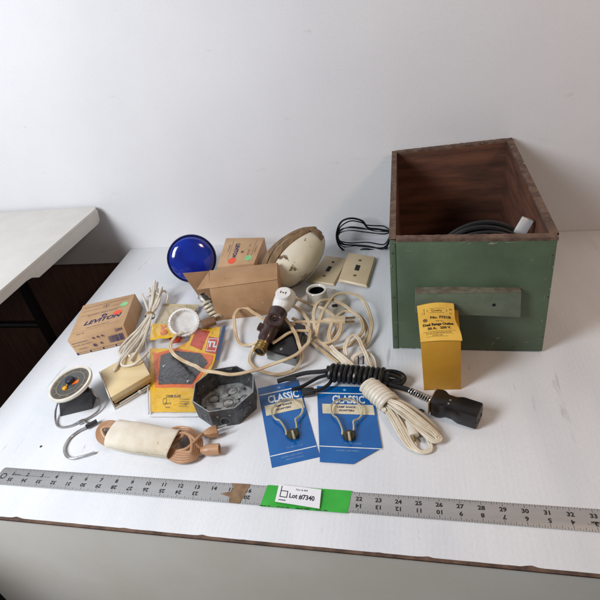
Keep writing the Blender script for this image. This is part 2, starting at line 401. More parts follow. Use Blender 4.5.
# ------------------------------------------------------------------ green wooden drawer
c8 = [W(393,349), W(544.5,352.5), Vector((8.2,43.2,0)), Vector((-1.25,43.2,0)), W(389,238.5,8.6), W(561,236.5,8.7), W(512,137,9.02), W(392,150.5,8.72)]
def CB(u, v, w):
    a = c8
    bot = a[0]*(1-u)*(1-v)+a[1]*u*(1-v)+a[2]*u*v+a[3]*(1-u)*v
    top = a[4]*(1-u)*(1-v)+a[5]*u*(1-v)+a[6]*u*v+a[7]*(1-u)*v
    return bot*(1-w)+top*w
def cbox(s, u0, u1, v0, v1, w0, w1, bev=.03):
    return s.hexa([CB(u,v,w) for w in (w0,w1) for u, v in ((u0,v0),(u1,v0),(u1,v1),(u0,v1))], bev)
t = thing('wooden_box', (3.4,35,0), 'open worn green wooden drawer box with bare brown inside and front handle strip', 'wooden box')
tu, tv = .044, .028
box_o = t
for nm, a in (('front_panel', (.042,.985,0,tv,.012,.985)), ('side_panel', (0,.040,.002,1,0,.985)), ('side_panel', (1-.044,1,tv+.001,1,0,.985)), ('back_panel', (.042,.955,1-tv,1,.0,.985))):
    s = PB(); cbox(s, *a, .045); o = s.build(nm, 'green', t)
s = PB(); cbox(s, .042, .955, tv+.001, 1-tv-.001, .01, .06, 0); s.build('bottom_panel', 'wood_in', t)
# unpainted inner linings of the same boards
s = PB()
e = .0016
cbox(s, .0402, .0425, tv, 1-tv, .06, .975, 0); cbox(s, .9535, .9557, tv, 1-tv, .06, .975, 0)
cbox(s, .043, .953, 1-tv-e, 1-tv-.0003, .06, .975, 0); cbox(s, .043, .953, tv+.0003, tv+e, .06, .975, 0)
s.build('inner_face', 'wood_in', t)
s = PB()                                      # rough bare top edges, split in short irregular runs
def rough_top(u0,u1,v0,v1,along,n=60):
    prev = None
    for k in range(n+1):
        f = k/n; j = lambda q: .0035*noise.noise(Vector((f*34+q*7, q*3, u0*5+v0*9)))
        if along == 'u': a = (u0+(u1-u0)*f, v0-.0012+j(1)*.25, ); pts = [CB(a[0],v0-.001+j(1)*.3,.972+j(2)), CB(a[0],v0-.0006,.993+j(3)), CB(a[0],v1+.0006,.996+j(4)), CB(a[0],v1+.001,.975+j(5)*.5)]
        else: b = v0+(v1-v0)*f; pts = [CB(u0-.002,b,.972+j(2)), CB(u0-.0012+j(1)*.3,b,.993+j(3)), CB(u1+.0012+j(6)*.3,b,.996+j(4)), CB(u1+.002,b,.975+j(5)*.5)]
        row = [s.bm.verts.new(p) for p in pts]
        if prev:
            for q in range(3): s.bm.faces.new((prev[q], row[q], row[q+1], prev[q+1]))
        prev = row
rough_top(.042,.99,0,tv,'u'); rough_top(.042,.955,1-tv,1,'u'); rough_top(0,.04,0,1,'v'); rough_top(.956,1,tv,1,'v')
s.build('bare_rim', 'wood_edge', t)
# handle strip on the front
hb = [CB(.185,0,.27)+Vector((0,-.02,0)), CB(.802,0,.27)+Vector((0,-.02,0)), CB(.802,0,.48)+Vector((0,-.02,0)), CB(.185,0,.48)+Vector((0,-.02,0))]
HX = (hb[1]-hb[0])
hx0, hx1 = CB(.17,0,.5).x, CB(.80,0,.5).x
yf = 27.15
def hpt(pxx, pyy): return WY(pxx, pyy, yf-.75)
A, B, C, D = hpt(415,313), hpt(520.5,317.5), hpt(521.5,293), hpt(415,294.5)
s = PB(); dd = Vector((0,.72,0)); s.hexa([A,B,B+dd,A+dd,D,C,C+dd,D+dd], .03); o = s.build('handle_strip', 'green2', t)
s = PB(); s.hexa([D+Vector((0,.02,.01)),C+Vector((0,.02,.01)),C+dd+hz(.01),D+dd+hz(.01),D+Vector((0,.02,.05)),C+Vector((0,.02,.05)),C+dd+hz(.07),D+dd+hz(.07)], .01); s.build('dusty_ledge', 'ledge', o)
s = PB(); q = hpt(494,305); s.lathe(q+Vector((0,.02,0)), (0,-1,0), [(0,.03),(.11,.03),(.12,0)], 14); s.box(q+Vector((-.02,-.02,-.09)), (.04,0,0), (0,.02,0), (0,0,.18)); s.build('screw', 'dark_steel', o)
for (a, b, l, w, r) in ((.70,.13,.75,.07,-.6), (.735,.20,.45,.09,-.5), (.66,.07,.4,.08,-.4), (.10,.27,.5,.025,.1), (.22,.30,.4,.02,-.2), (.63,.92,.5,.12,.2), (.74,.955,.9,.05,.1), (.40,.55,.12,.05,.5), (.86,.62,.05,.18,.3), (.30,.72,.08,.03,.2), (.55,.80,.06,.05,.2), (.953,.5,.9,.03,1.45), (.957,.8,.6,.03,1.5)):
    pass
s = PB()
rr = random.Random(5)
def chip(u, w, L, H, rot, side=0):
    s = PB()
    c = CB(u, 0, w)+Vector((0,-.012,0)); ex = (CB(1,0,w)-CB(0,0,w)).normalized(); ez = (CB(u,0,1)-CB(u,0,0)).normalized()
    n = 12; pts = []
    for k in range(n):
        a = 2*math.pi*k/n; q = (.75+.5*rr.random()); x, z = L/2*math.cos(a)*q, H/2*math.sin(a)*q
        pts.append(c+ex*(x*math.cos(rot)-z*math.sin(rot))+ez*(x*math.sin(rot)+z*math.cos(rot)))
    s.prism(pts, (0,-.006,0)); s.build('paint_chip', chipm, t)
chipm = mat('chipped_paint', (150,146,128), .7, (104,100,84), 90)
for (a, b, l, w, r) in ((.71,.15,.62,.12,.75), (.745,.22,.40,.14,.6), (.67,.08,.42,.14,.9), (.78,.255,.2,.08,.2), (.60,.05,.12,.07,0), (.88,.1,.07,.1,0), (.83,.04,.12,.06,0), (.06,.27,.9,.03,.05), (.17,.28,.4,.02,-.2), (.63,.955,.5,.09,.1), (.74,.962,.9,.04,.05), (.45,.965,.5,.03,0), (.40,.55,.10,.05,.5), (.86,.62,.05,.14,.3), (.30,.72,.08,.03,.2), (.55,.80,.06,.05,.2), (.953,.5,.9,.02,1.5), (.957,.8,.7,.02,1.5), (.948,.68,.3,.04,1.4), (.952,.25,.5,.02,1.6), (.12,.9,.3,.04,0), (.04,.97,.3,.06,0), (.30,.02,.5,.03,0), (.6,.015,.3,.03,0)):
    chip(a, b, l, w, r)
for k in range(34):
    e_ = rr.randrange(4); q_ = rr.random()
    a_, b_ = ((.05+.9*q_, .012+.02*rr.random()), (.05+.9*q_, .95+.02*rr.random()), (.005+.03*rr.random(), q_), (.955+.03*rr.random(), q_))[e_]
    chip(a_, b_, .05+.22*rr.random()**2, .025+.05*rr.random(), (0 if e_ < 2 else 1.57)+rr.uniform(-.4,.4))
for (a_, b_) in ((.02,.12),(.02,.5),(.02,.88),(.975,.15),(.975,.52),(.97,.86),(.2,.05),(.8,.05)):
    s = PB(); s.lathe(CB(a_,0,b_)+Vector((0,.004,0)), (0,-1,0), [(0,.012),(.05,.012),(.06,0)], 10); s.build('nail_head', 'grime', box_o)
# things lying inside the drawer
s = PB()
c = WY(484,226.5,30.0); R = 3.1
for k in range(5):
    rr_ = R-.25*(k % 2); yy = 29.2+.32*k
    s.tube([(c.x+rr_*math.cos(a), yy+.1*math.sin(3*a+k), c.z-R+rr_*math.sin(a)) for a in [2*math.pi*i/20 for i in range(20)]], .17, 8, closed=True, sub=3)
tag(s.build('cable_coil', 'black'), 'black coiled cable standing inside the green wooden box', 'cable')
s = PB(); a, b, c_, d = WY(509,231,29.6), WY(526,231,29.6), WY(534,221.5,30.4), WY(523,218,30.4)
dn = Vector((-2.4,-.8,-5.8))
s.hexa([a+dn, b+dn, b+dn+Vector((0,.25,0)), a+dn+Vector((0,.25,0)), d, c_, c_+Vector((0,.3,0)), d+Vector((0,.3,0))], .05)
tag(s.build('plastic_strip', 'clearpl'), 'cloudy white plastic strip leaning inside the green wooden box', 'plastic strip')

# ------------------------------------------------------------------ yellow carton
a, b = W(424,390.5), W(461,389.5)
t = thing('yellow_carton', (a+b)/2, 'small yellow cardboard carton with printed wavy top, standing before the green box', 'carton')
ta, tb = W(420.5,342,3.85), W(461,340.5,3.85)
dp = Vector((.05,2.95,0))
s = PB(); s.hexa([a,b,b+dp,a+dp,ta,tb,tb+dp+hz(.1),ta+dp+hz(.1)], .025); s.build('carton_body', 'yellow', t)
tc_, td_ = W(452.5,303.5,4.55), W(417,306,4.55)
def top(u, v):
    p = bil(ta+Vector((0,-.03,.03)), tb+Vector((.02,-.03,.03)), tc_, td_)(u, v)
    return p+hz(.16*math.sin(math.pi*u)*(.4+.6*v)+.10*math.sin(v*6.3)*u)+Vector((.06*math.sin(v*7+1)*u,0,0))
s = PB(); s.grid(top, 14, 16, (0,0,-.03)); o = s.build('top_flap', 'yellow_lab', t)
def tf(x, y): return top(x/2.35, y/3.0)+hz(.014)
s = PB()
s.text('No. 7731B', tf, .30, 1.42, 1.82, bold=.012); s.text('Dual Range Outlet', tf, .29, 1.18, 1.22, sx=.86, bold=.014)
s.text('50 A.   250 V.', tf, .25, 1.2, .90, bold=.012); s.text('with cap', tf, .13, 1.3, 1.50)
for k, (x0, x1) in enumerate(((.2,2.1), (.35,1.9), (.35,1.6))):
    s.rect(tf, x0, .66-.19*k, x1, .675-.19*k, 8)
s.text('For use on alternating current', tf, .12, 1.1, .57); s.text('circuits only', tf, .12, 1.0, .38)
for (x0,y0,x1,y1) in ((.75,2.22,1.7,2.24),(.75,2.56,1.7,2.58),(.6,2.3,.62,2.5),(1.83,2.3,1.85,2.5),(.4,2.1,.42,2.6)): s.rect(tf,x0,y0,x1,y1,4)
s.text('Quality', tf, .24, 1.2, 2.40); s.text('1', tf, .18, .3, 2.2); s.text('M', tf, .2, 2.1, 2.5); s.text('U', tf, .2, 2.1, 2.2)
s.ring(tf, .42, 1.62, .14, .04); s.ring(tf, .42, 1.62, .07, .05)
s.build('lettering', 'ink', o, smooth=0, recalc=False)

# ------------------------------------------------------------------ black appliance cord
t = thing('appliance_cord', W(370,392), 'coiled black cord with spring strain relief and large black appliance plug', 'cord')
A, B = W(331,372.5,.75), W(386,377.5,.75); ax = (B-A).normalized(); side = ax.cross(Vector((0,0,1))).normalized(); up = side.cross(ax).normalized()
s = PB(); pts = []; turns = 11; L = (B-A).length
for i in range(turns*10+1):
    a = 2*math.pi*i/10; r = .50+.02*noise.noise(Vector((i*.4,0,0)))
    pts.append(A+ax*(L*i/(turns*10))+side*(r*1.08*math.cos(a))+up*(r*.9*math.sin(a)))
s.tube(pts, .155, 8, sub=2); s.build('cord_wrap', 'black', t)
s = PB()
s.tube([A-ax*.3+up*.1, A+ax*.6, B-ax*.4, B+ax*.2], .38, 8)
s.tube(px((333,370,1.1),(322,371.5,1.0),(306,373,.8),(294,376,.6),(283,379.5,.45)), .17, 8, twin=False, flat=.75)
s.tube(px((333,374,.8),(320,377,.6),(312,381,.45),(303,386,.35),(297,388,.3),(292,389.5,.25)), .12, 8)
s.tube(px((333,378,.5),(329,384,.45),(322,389,.4),(314,391,.36),(306,392,.3)), .12, 8)
s.tube(px((296,378.5,.75),(286,379,.7),(277.5,381.5,.62)), .2, 8, flat=.6)
s.tube(px((382,372,.9),(392,371.5,.8),(401,374,.7),(404.5,378.5,.55),(401,383.5,.5),(393,384,.5),(384,381,.6)), .15, 8)
s.tube(px((382,375,1.0),(391,375,.9),(399,378,.7),(398,381,.55),(388,380,.6)), .14, 8)
s.tube(px((384,383,.5),(394,386,.5),(404,388.5,.55),(413,392,.62)), .17, 8)
s.build('cord', 'black', t)
s = PB(); a = W(302,393,.35); b = W(315,394,.35); sd = Vector((0,1,0))*.42
s.hexa([W(302,398,.0), W(316,396,.0), W(314,388,.0), W(300,389,.0), W(303,396,.4), W(315.5,394,.4), W(313.5,387,.4), W(300.5,388,.4)], .08); s.build('end_plug', 'blackp', t)
s = PB(); A2, B2 = W(410,391,.62), W(433,401,.68); ax2 = (B2-A2).normalized(); sd2 = ax2.cross(hz(1)).normalized(); L2 = (B2-A2).length; pts = []
for i in range(10*10+1):
    a = 2*math.pi*i/10; pts.append(A2+ax2*(L2*i/100)+sd2*.21*math.cos(a)+hz(.21*math.sin(a)))
s.tube(pts, .038, 6, sub=2); s.build('strain_spring', 'steel', t)
s = PB(); s.tube([A2-ax2*.2, B2], .12, 8); s.build('spring_core', 'black', t)
s = PB()
pc0, pc1 = W(433.5,401.5,.62), W(480,416.5,.62); px_ = (pc1-pc0).normalized(); py_ = Vector((-px_.y, px_.x, 0)).normalized(); LL = (pc1-pc0).length
prof = [(0,.62),(.35,.70),(.55,.66),(.8,.46),(1.25,.46),(1.6,.62),(LL,.60)]
pl = [pc0+px_*a+py_*b for a, b in prof]+[pc0+px_*a-py_*b for a, b in prof[::-1]]
s.prism([p-hz(.55) for p in pl], (0,0,1.1), .13); s.prism([p*1.0+hz(.03) for p in pl], (0,0,.001)); s.build('plug_body', 'blackp', t)
s = PB()
for sg in (-1, 1):
    q = pc1+py_*sg*.25-hz(.1); s.tube([q-px_*.02, q+px_*.012], .13, 12, sub=1)
s.build('socket_hole', 'dark', t)
s = PB(); q = pc0-px_*.03
s.prism([q+py_*.75-hz(.45), q-py_*.72-hz(.45), q-py_*.72+hz(.5), q+py_*.75+hz(.5)], px_*(-.06), .02); s.build('collar', 'twine', t)
s = PB()
for (a, b) in ((1.0,0.0), (1.0,-.3)): s.lathe(pc0+px_*a+py_*b+hz(.53), (0,0,1), [(0,.04),(.06,.04),(.07,0)], 10)
s.build('screw', 'steel', t)

# ------------------------------------------------------------------ white extension cord bundle (front right)
t = thing('extension_cord', W(400,410), 'off-white extension cord wound tightly at one end with loose loops, under the black cord', 'cord')
A, B = W(369,386,.6), W(391,405,.6); ax = (B-A).normalized(); side = ax.cross(Vector((0,0,1))).normalized(); up = side.cross(ax).normalized(); L = (B-A).length
s = PB(); pts = []
for i in range(8*10+1):
    a = 2*math.pi*i/10; rr_ = .56+.02*math.sin(i)
    pts.append(A+ax*(L*i/80)+side*rr_*1.05*math.cos(a)+up*rr_*.85*math.sin(a))
s.tube(pts, .15, 8, sub=2); s.build('cord_wrap', 'white_cord', t)
s = PB(); r_ = .062
for k, P in enumerate((
    [(386,398,.8),(399,407,.8),(414,421,.6),(428,432,.4),(438,439,.25),(441,436,.2),(430,423,.3),(412,409,.5),(394,399,.7)],
    [(384,402,.6),(394,416,.5),(403,432,.35),(411,446,.2),(420,452,.15),(430,449,.15),(429,440,.2),(418,425,.3),(402,410,.5),(390,400,.7)],
    [(386,400,.9),(402,410,.9),(419,422,.75),(434,431,.55),(441,438,.4),(436,441,.35),(424,433,.45),(406,418,.6),(388,404,.7)],
    [(383,404,.5),(391,419,.4),(400,435,.3),(409,447,.15),(415,449,.12),(414,441,.15),(405,424,.25),(392,406,.5)],
    [(387,397,.7),(402,402,.6),(420,413,.5),(434,426,.35),(440,433,.2)],
    [(386,399,1.0),(400,404,1.0),(417,416,.85),(431,428,.6),(438,436,.5)])):
    s.tube(px(*P), r_, 6, twin=True, sub=5)
    if k != 3: s.tube(px(*[(x+1.6*math.sin(k+i*.6)+(1.8 if k % 2 else -1.5)*math.sin(math.pi*i/len(P)), y+1.5*math.cos(k*2+i*.7), z*.8+.05) for i, (x, y, z) in enumerate(P)]), r_, 6, twin=True, sub=5)
s.build('cord', 'cream_cord', t)
s = PB(); a, b = W(410,421,.35), W(414,436,.3); s.tube([a, a.lerp(b,.3), a.lerp(b,.6), b], .30, 10, flat=.7); s.build('plug_body', 'white_cord', t)
s = PB(); q = W(408,424,.3); s.tube([b, b+(b-a)*.35], .05, 6); s.tube([b+Vector((.25,0,0)), b+(b-a)*.35+Vector((.25,0,0))], .05, 6); s.build('prong', 'brass', t)

# ------------------------------------------------------------------ metal ruler
xr, yr = -24.79, 15.33
y1r, y0r, zr = yr+.31, yr-.87, .07
t = thing('metal_ruler', ((xr+18), (y0r+y1r)/2, 0), 'long aluminium yardstick with green tape and lot label lying along the front', 'ruler')
s = PB()
out = [(xr+.12,y0r),(xr+36,y0r),(xr+36,y1r),(xr+.12,y1r),(xr,y1r-.12),(xr,y0r+.12)]
s.prism([(x,y,.02) for x,y in out], (0,0,zr-.02), .012); s.build('blade', 'alu', t)
fr = lambda x, y: Vector((xr+x, y0r+y, zr+.004))
H = y1r-y0r
s = PB()
for k in range(0, 36*8+1):
    if k in range(int(17.0*8), int(21.7*8)): continue
    l = .22 if k % 8 == 0 else (.15 if k % 4 == 0 else (.11 if k % 2 == 0 else .07))
    x = k/8; w_ = .009
    if x > .05 and x < 35.98:
        s.rect(fr, x-w_, H-l-.01, x+w_, H-.01)
        s.rect(fr, x-w_, .01, x+w_, .01+l)
for n_ in range(1, 36):
    if 15 < n_ < 22 and n_ != 16: continue
    s.text(str(n_), fr, .31, n_, H-.40, bold=.012, sx=1.1)
    m_ = 36-n_
    if n_ not in (14, 15): s.text(str(m_), fr, .31, n_+.02, .40, rot180=True, bold=.012, sx=1.1)
s.build('markings', 'mark', t, smooth=0, recalc=False)
s = PB()
for k in range(4): s.text('STEELRULE'[k*2:k*2+2], fr, .12, 1.0+.16*k, H*.62, bold=.006)
s.rect(fr, 1.6, H*.60, 3.6, H*.615, 1); s.text('MEASURE', fr, .14, 33.1, H*.38, bold=.004); s.rect(fr, 32.6, H*.3, 33.7, H*.31)
s.build('small_print', 'mark', t, smooth=0, recalc=False)
s = PB(); s.ring(fr, .42, H/2, .20, .06); s.build('hanging_hole', 'dark', t, smooth=0, recalc=False)
s = PB(); s.grid(lambda u, v: Vector((xr+16.92+u*4.62+(.12*(v-.5) if u < .5 else .1*(v-.5)), y0r-.07+v*(H+.11), zr+.012+.008*math.sin(u*30)*math.sin(v*9))), 40, 6, (0,0,.006)); s.build('green_tape', 'tape', t)
s = PB(); 
LC = [W(275,502,.14), W(319.5,509,.14), W(321.5,490.5,.14), W(279,485,.16)]
lf = bil(*LC)
s.grid(lambda u, v: lf(u, v)+hz(.03+.05*u*v), 8, 4, (0,0,.008)); lab = s.build('lot_label', 'paper', t)
lw, lh = (LC[1]-LC[0]).length, (LC[3]-LC[0]).length
fl = lambda x, y: lf(x/lw, y/lh)+hz(.03+.05*(x/lw)*(y/lh)+.012)
s = PB()
s.text('Lot #7340', fl, .36, .70, lh*.45, align='LEFT', sx=.92, bold=.012); s.text('Nov # 404', fl, .15, 1.35, lh*.83, bold=.002)
for (x0,y0,x1,y1) in ((.18,.32,.23,1.0),(.18,.32,.60,.37),(.56,.32,.61,.72),(.23,.68,.60,.73),(.16,.13,.56,.18)):
    s.rect(fl, x0, y0*lh/1.05, x1, y1*lh/1.05)
s.build('lettering', 'mark', lab, smooth=0, recalc=False)
s = PB()
tp = [(14.9,H),(16.0,H+.02),(15.88,H*.5),(15.7,-.02),(15.1,.0),(15.05,H*.28),(14.45,H*.42),(15.0,H*.55),(15.1,H*.8)]
s.prism([(xr+x,y0r+y,zr+.008) for x, y in tp], (0,0,.01)); s.build('tape_scrap', 'masking', t)
s = PB()
for k in range(16):
    x = 16.4+random.random()*4.5; s.prism([(xr+x+.12*math.cos(a)*random.uniform(.6,1.5), y0r-.02+.03*math.sin(a), zr+.015) for a in [2*math.pi*i/8 for i in range(8)]], (0,0,.005))
s.build('grime', 'grime', t)

# ------------------------------------------------------------------ blue carded lamp clips
def clip_card(TLp, BLp, BRp, cut, label, z0, cxf, cyf):
    BL, BR, TLv = W(*BLp, z0), W(*BRp, z0), W(*TLp, z0)
    X = (BR-BL); w = X.length; Y = (TLv-BL); Y = Y-X.normalized()*Y.dot(X.normalized())*0.35; h = Y.length; ex, ey = X/w, Y/h
    t = thing('lamp_clip_card', BL+X/2+Y/2, label, 'carded hardware', 'blue carded lamp clips')
    f = lambda x, y: BL+ex*x+ey*y
    pts = [(0,0),(w,0),(w,h),(0,h)] if not cut else [(0,0),(w*.52,-.02),(w,h*.20),(w,h),(0,h)]
    s = PB(); s.prism([f(x,y)+hz(.0) for x,y in pts], (0,0,.03)); card = s.build('backing_card', 'card', t)
    g = lambda x, y: f(x,y)+hz(.038); g2 = lambda x, y: f(x,y)+hz(.044)
    s = PB(); s.rect(g, 0.01, h*.885, w-.01, h*.90); s.rect(g, .02, h*.175 if cut else h*.115, (w-.03), h*.185 if cut else h*.125); s.text('CLASSIC', g, .92, w*.55, h*.80, sx=.60, bold=.028)
    s.build('lettering', 'white_ink', card, smooth=0, recalc=False)
    s = PB(); s.rect(g, w*.08, h*.60, w*.97, h*.735); s.build('cream_panel', 'cream', card, smooth=0, recalc=False)
    s = PB(); s.text('LAMP SHADE', g2, .20, w*.5, h*.695, bold=.008); s.text('ADAPTERS', g2, .20, w*.5, h*.648, bold=.008)
    s.build('blue_print', 'navy', card, smooth=0, recalc=False)
    s = PB(); s.text('CLASSIC LAMP PARTS', g, .15, w*.45, h*(.14 if cut else .08), sx=.9); s.text('No. 402  2 in pack', g, .13, w*.55, h*(.23 if cut else .17));
    s.ring(g, w*.5, h*.945, .10, .1, 14)
    if not cut: s.text('MADE IN CANADA', g, .12, w*.5, h*.045)
    s.build('small_print', 'lt_ink', card, smooth=0, recalc=False)
    # wire clip
    cx, cy = w*cxf, h*cyf; R = .95
    k = lambda x, y, z: f(cx+x, cy+y)+hz(z)
    pts = [k(-.40,-1.75,.18), k(-.38,-1.35,.22)]+[k(R*1.02*math.sin(a), -R*math.cos(a)+.12, .28) for a in [math.radians(-d) for d in range(38, 340, 20)]]+[k(.34,-1.1,.25), k(.30,-1.45,.22)]
    s = PB(); s.tube(pts, .066, 8, sub=4); clip = s.build('wire_clip', 'gold_wire', t)
    s = PB(); s.lathe(k(0,-1.75,.06), (0,0,1), [(0,.30),(.12,.30),(.14,.22),(.33,.20),(.38,.14),(.38,.03),(.3,0)], 20); s.build('clip_hub', 'old_brass', clip)
    s = PB(); s.tube([k(.0,-1.72,.38), k(.01,-1.95,.36), k(.02,-2.3,.30)], .085, 10, sub=1); s.build('hub_screw', 'gold_wire', clip)
    # moulded clear blister over the clip
    def bl(u, v):
        x = (u-.5)*2; y = (v-.5)*2; m = max(abs(x), abs(y)); z = .42*(1-max(0, (m-.78)/.22)) if m < 1 else 0
        return f(cx+x*1.15, cy-.75+y*1.75)+hz(.045+z+.03*noise.noise(Vector((x*3,y*3,cx))))
    return t
clip_card((256.5,389), (272,468), (320,457), False, 'blue card with gold wire lamp clip, the left one with uncut corners', 0.0, .57, .56)
clip_card((309,386), (320,462), (385,465.5), True, 'blue card with gold wire lamp clip, the right one with its lower corner torn off', 0.05, .50, .60)

# ------------------------------------------------------------------ octagonal junction box
ctr = W(226,396,.75); ctr.z = 0
t = thing('junction_box', ctr, 'dull grey octagonal metal junction box lying open beside the yellow package', 'junction box')
R = 2.12; rot = math.radians(22.5+14)
def octp(r, z, wl=0): return [ctr+Vector((r*math.cos(rot+k*math.pi/4)*(1.0), r*math.sin(rot+k*math.pi/4), z)) for k in range(8)]
s = PB(); o1, o2, i1, i2 = octp(R*.97,0), octp(R,1.5), octp(R*.93,.07), octp(R*.96,1.5)
for lo, hi in ((o1,o2), (i2,i1), (o2,i2)):
    for k in range(8): s.bm.faces.new([s.bm.verts.new(p) for p in (lo[k], lo[(k+1)%8], hi[(k+1)%8], hi[k])])
s.bm.faces.new([s.bm.verts.new(p) for p in o1[::-1]])
bmesh.ops.remove_doubles(s.bm, verts=s.bm.verts, dist=.001)
s.build('side_wall', 'galv', t)
s = PB(); s.prism([p for p in octp(R*.925,.07)], (0,0,.02)); fl_ = s.build('base_plate', 'galv2', t)
s = PB(); s.tube(octp(R*.985,1.5), .028, 6, closed=True, sub=1); s.build('rim', 'steel', t)  # pale highlight along the top edge, put in as brighter steel
s = PB()
for a, r in ((0,0),(0,1.1),(72,1.1),(144,1.15),(216,1.1),(288,1.1)):
    c = ctr+Vector((r*math.cos(math.radians(a+20)), r*math.sin(math.radians(a+20)), .10)); s.tube([c+Vector((.34*math.cos(q), .34*math.sin(q), 0)) for q in [2*math.pi*i/16 for i in range(16)]], .022, 6, closed=True, sub=2)
s.build('knockout_ring', 'galv', fl_)
s = PB()
for a, r in ((30,.75),(100,.7),(170,.75),(240,.7),(310,.72),(60,1.55),(200,1.55)):
    c = ctr+Vector((r*math.cos(math.radians(a)), r*math.sin(math.radians(a)), .092)); s.lathe(c, (0,0,1), [(0,.006),(.10,.006),(.1,0)], 12)
s.build('screw_hole', 'dark', fl_)
s = PB()
for k in range(8):
    a = rot+math.pi/8+k*math.pi/4; n_ = Vector((math.cos(a), math.sin(a), 0)); tg = Vector((-n_.y, n_.x, 0)); d = R*math.cos(math.pi/8)
    for sg in (-1, 1):
        c = ctr+n_*(d*.985+.0)+hz(.95)+tg*sg*.38
        s.lathe(c-n_*.12, n_, [(0,.14+.012),(.07,.152),(.07,-.012+.0),(0,-.012)], 10)
    c = ctr+n_*(d*.983)+hz(.5); s.lathe(c, n_, [(.33,.015),(.33,.03),(.30,.035),(.30,.015)], 20)
s.build('knockout', mat('pale_punched_metal', (150,150,148), .5, metal=.5), t)
s = PB()
for a in (95, 275):
    n_ = Vector((math.cos(math.radians(a)), math.sin(math.radians(a)), 0)); c = ctr+n_*(R*.80); s.prism([c+Vector((.2,0,1.42)), c+Vector((-.2,0,1.42)), c+n_*.3+Vector((-.25,0,1.42)), c+n_*.3+Vector((.25,0,1.42))], (0,0,.05), .01)
s.build('mounting_ear', 'galv', t)

# ------------------------------------------------------------------ yellow packaged black plate
t = thing('packaged_plate', W(185,380), 'charcoal cover plate on yellow and orange card inside a clear plastic bag', 'packaged hardware')
A, B, C, D = W(150.5,412,.08), W(198,412,.10), W(222,327,.55), W(148,327,.45)
base = bil(A, B, C, D)
def pk(u, v, lift=0):
    return base(u, v)+hz(lift+.07*noise.noise(Vector((u*3,v*4,1)))+.22*math.sin(math.pi*min(max(u,0),1))*v*(1-v)*1.4)
def pf(x, y, l): return pk((x-150)/64, (412-y)/85, l)
def sheet(s, poly, l, th=.03, n=4):           # printed patch given in u,v of the card, subdivided along edges and fanned
    P = []
    for i in range(len(poly)):
        a, b = poly[i], poly[(i+1) % len(poly)]
        for k in range(n): P.append((a[0]+(b[0]-a[0])*k/n, a[1]+(b[1]-a[1])*k/n))
    cx = sum(p[0] for p in P)/len(P); cy = sum(p[1] for p in P)/len(P)
    lv = []
    for q in (1, .66, .33): lv.append([s.bm.verts.new(pk(cx+(p[0]-cx)*q, cy+(p[1]-cy)*q, l)) for p in P])
    c = s.bm.verts.new(pk(cx, cy, l)); m = len(P)
    for a, b in zip(lv, lv[1:]):
        for i in range(m): s.bm.faces.new((a[i], a[(i+1)%m], b[(i+1)%m], b[i]))
    for i in range(m): s.bm.faces.new((lv[-1][i], lv[-1][(i+1)%m], c))
    lo = [s.bm.verts.new(pk(p[0], p[1], l-th)) for p in P]
    for i in range(m): s.bm.faces.new((lv[0][(i+1)%m], lv[0][i], lo[i], lo[(i+1)%m]))
s = PB(); sheet(s, [(.0,0),(.98,.0),(1.03,.56),(.98,1.0),(.62,.98),(.60,.80),(.40,.70),(.02,.70)], .02, n=6); cd = s.build('backing_card', 'pkg_y', t)
s = PB(); sheet(s, [(.10,.24),(.80,.24),(1.0,.52),(1.0,.62),(.42,.70),(.08,.63)], .05, .02, 6); s.build('orange_border', 'pkg_o', cd)
s = PB(); sheet(s, [(.68,.96),(.86,.94),(.80,.68),(.62,.74)], .045, .02); s.build('orange_patch', 'pkg_r', cd)
s = PB(); sheet(s, [(.86,.86),(1.02,.84),(1.02,.64),(.86,.66)], .045, .02); sheet(s, [(.30,.85),(.52,.92),(.5,.78),(.34,.76)], .045, .02);o = s.build('red_emblem_patch', 'pkg_r', cd)
s = PB(); pt = lambda x, y: pk(.94+x/4, .75+y/5.2, .065)
s.rect(pt, -.27, -.42, .27, -.38); s.rect(pt, -.27, .38, .27, .42); s.rect(pt, -.27, -.42, -.24, .42); s.rect(pt, .24, -.42, .27, .42); s.text('TL', pt, .5, 0, 0, bold=.02); s.build('emblem', 'white_ink', cd, smooth=0, recalc=False)
s = PB(); pt = lambda x, y: pk(.25+x/4.4, .10+y/5.2, .05)
s.text('COVER PLATE', pt, .2, .9, .25, bold=.004); s.text('Plaque de', pt, .15, .5, -.1); s.text('fixation', pt, .15, .5, -.3); s.ring(pt, .2, .0, .18, .03)
for q in range(4): s.rect(pt, 1.5, .1-.12*q, 2.3, .12-.12*q, 3)
s.text('CAT. 7', lambda x, y: pk(.5+x/4.4, .86+y/5.2, .06), .22, .2, .2, bold=.01); s.text('PLATE', lambda x, y: pk(.5+x/4.4, .86+y/5.2, .06), .2, .2, -.1, bold=.01)
s.build('lettering', 'ink', cd, smooth=0, recalc=False)
s = PB(); sheet(s, [(.17,.27),(.76,.275),(.94,.52),(.80,.63),(.42,.66),(.20,.60)], .13, .10, 6); pb = s.build('cover_plate', 'plate_blk', t)
s = PB(); q = pk(.26,.47,.15); s.lathe(q, (0,0,1), [(0,.03),(.09,.02),(.11,0)], 14); q = pk(.70,.30,.15); s.lathe(q, (0,0,1), [(0,.03),(.09,.02),(.11,0)], 14); s.build('screw', 'steel', pb)
s = PB(); s.grid(lambda u, v: pk(-.03+u*1.06, -.04+v*1.02, .22+.05*noise.noise(Vector((u*9,v*9,3)))+.22*max(0, .16-abs(noise.noise(Vector((u*4+v*2.5,v*3-u,8)))))+.2*max(0, .12-abs(noise.noise(Vector((u*8-v*5,v*4,2)))))), 60, 60); s.build('plastic_bag', 'film', t)
s = PB(); s.tube([pk(-.03,v/8*.98-.03,.1) for v in range(9)], .05, 6); s.tube([pk(u/8,-.05,.06) for u in range(9)], .035, 6); s.build('bag_seam', 'clearpl', t)
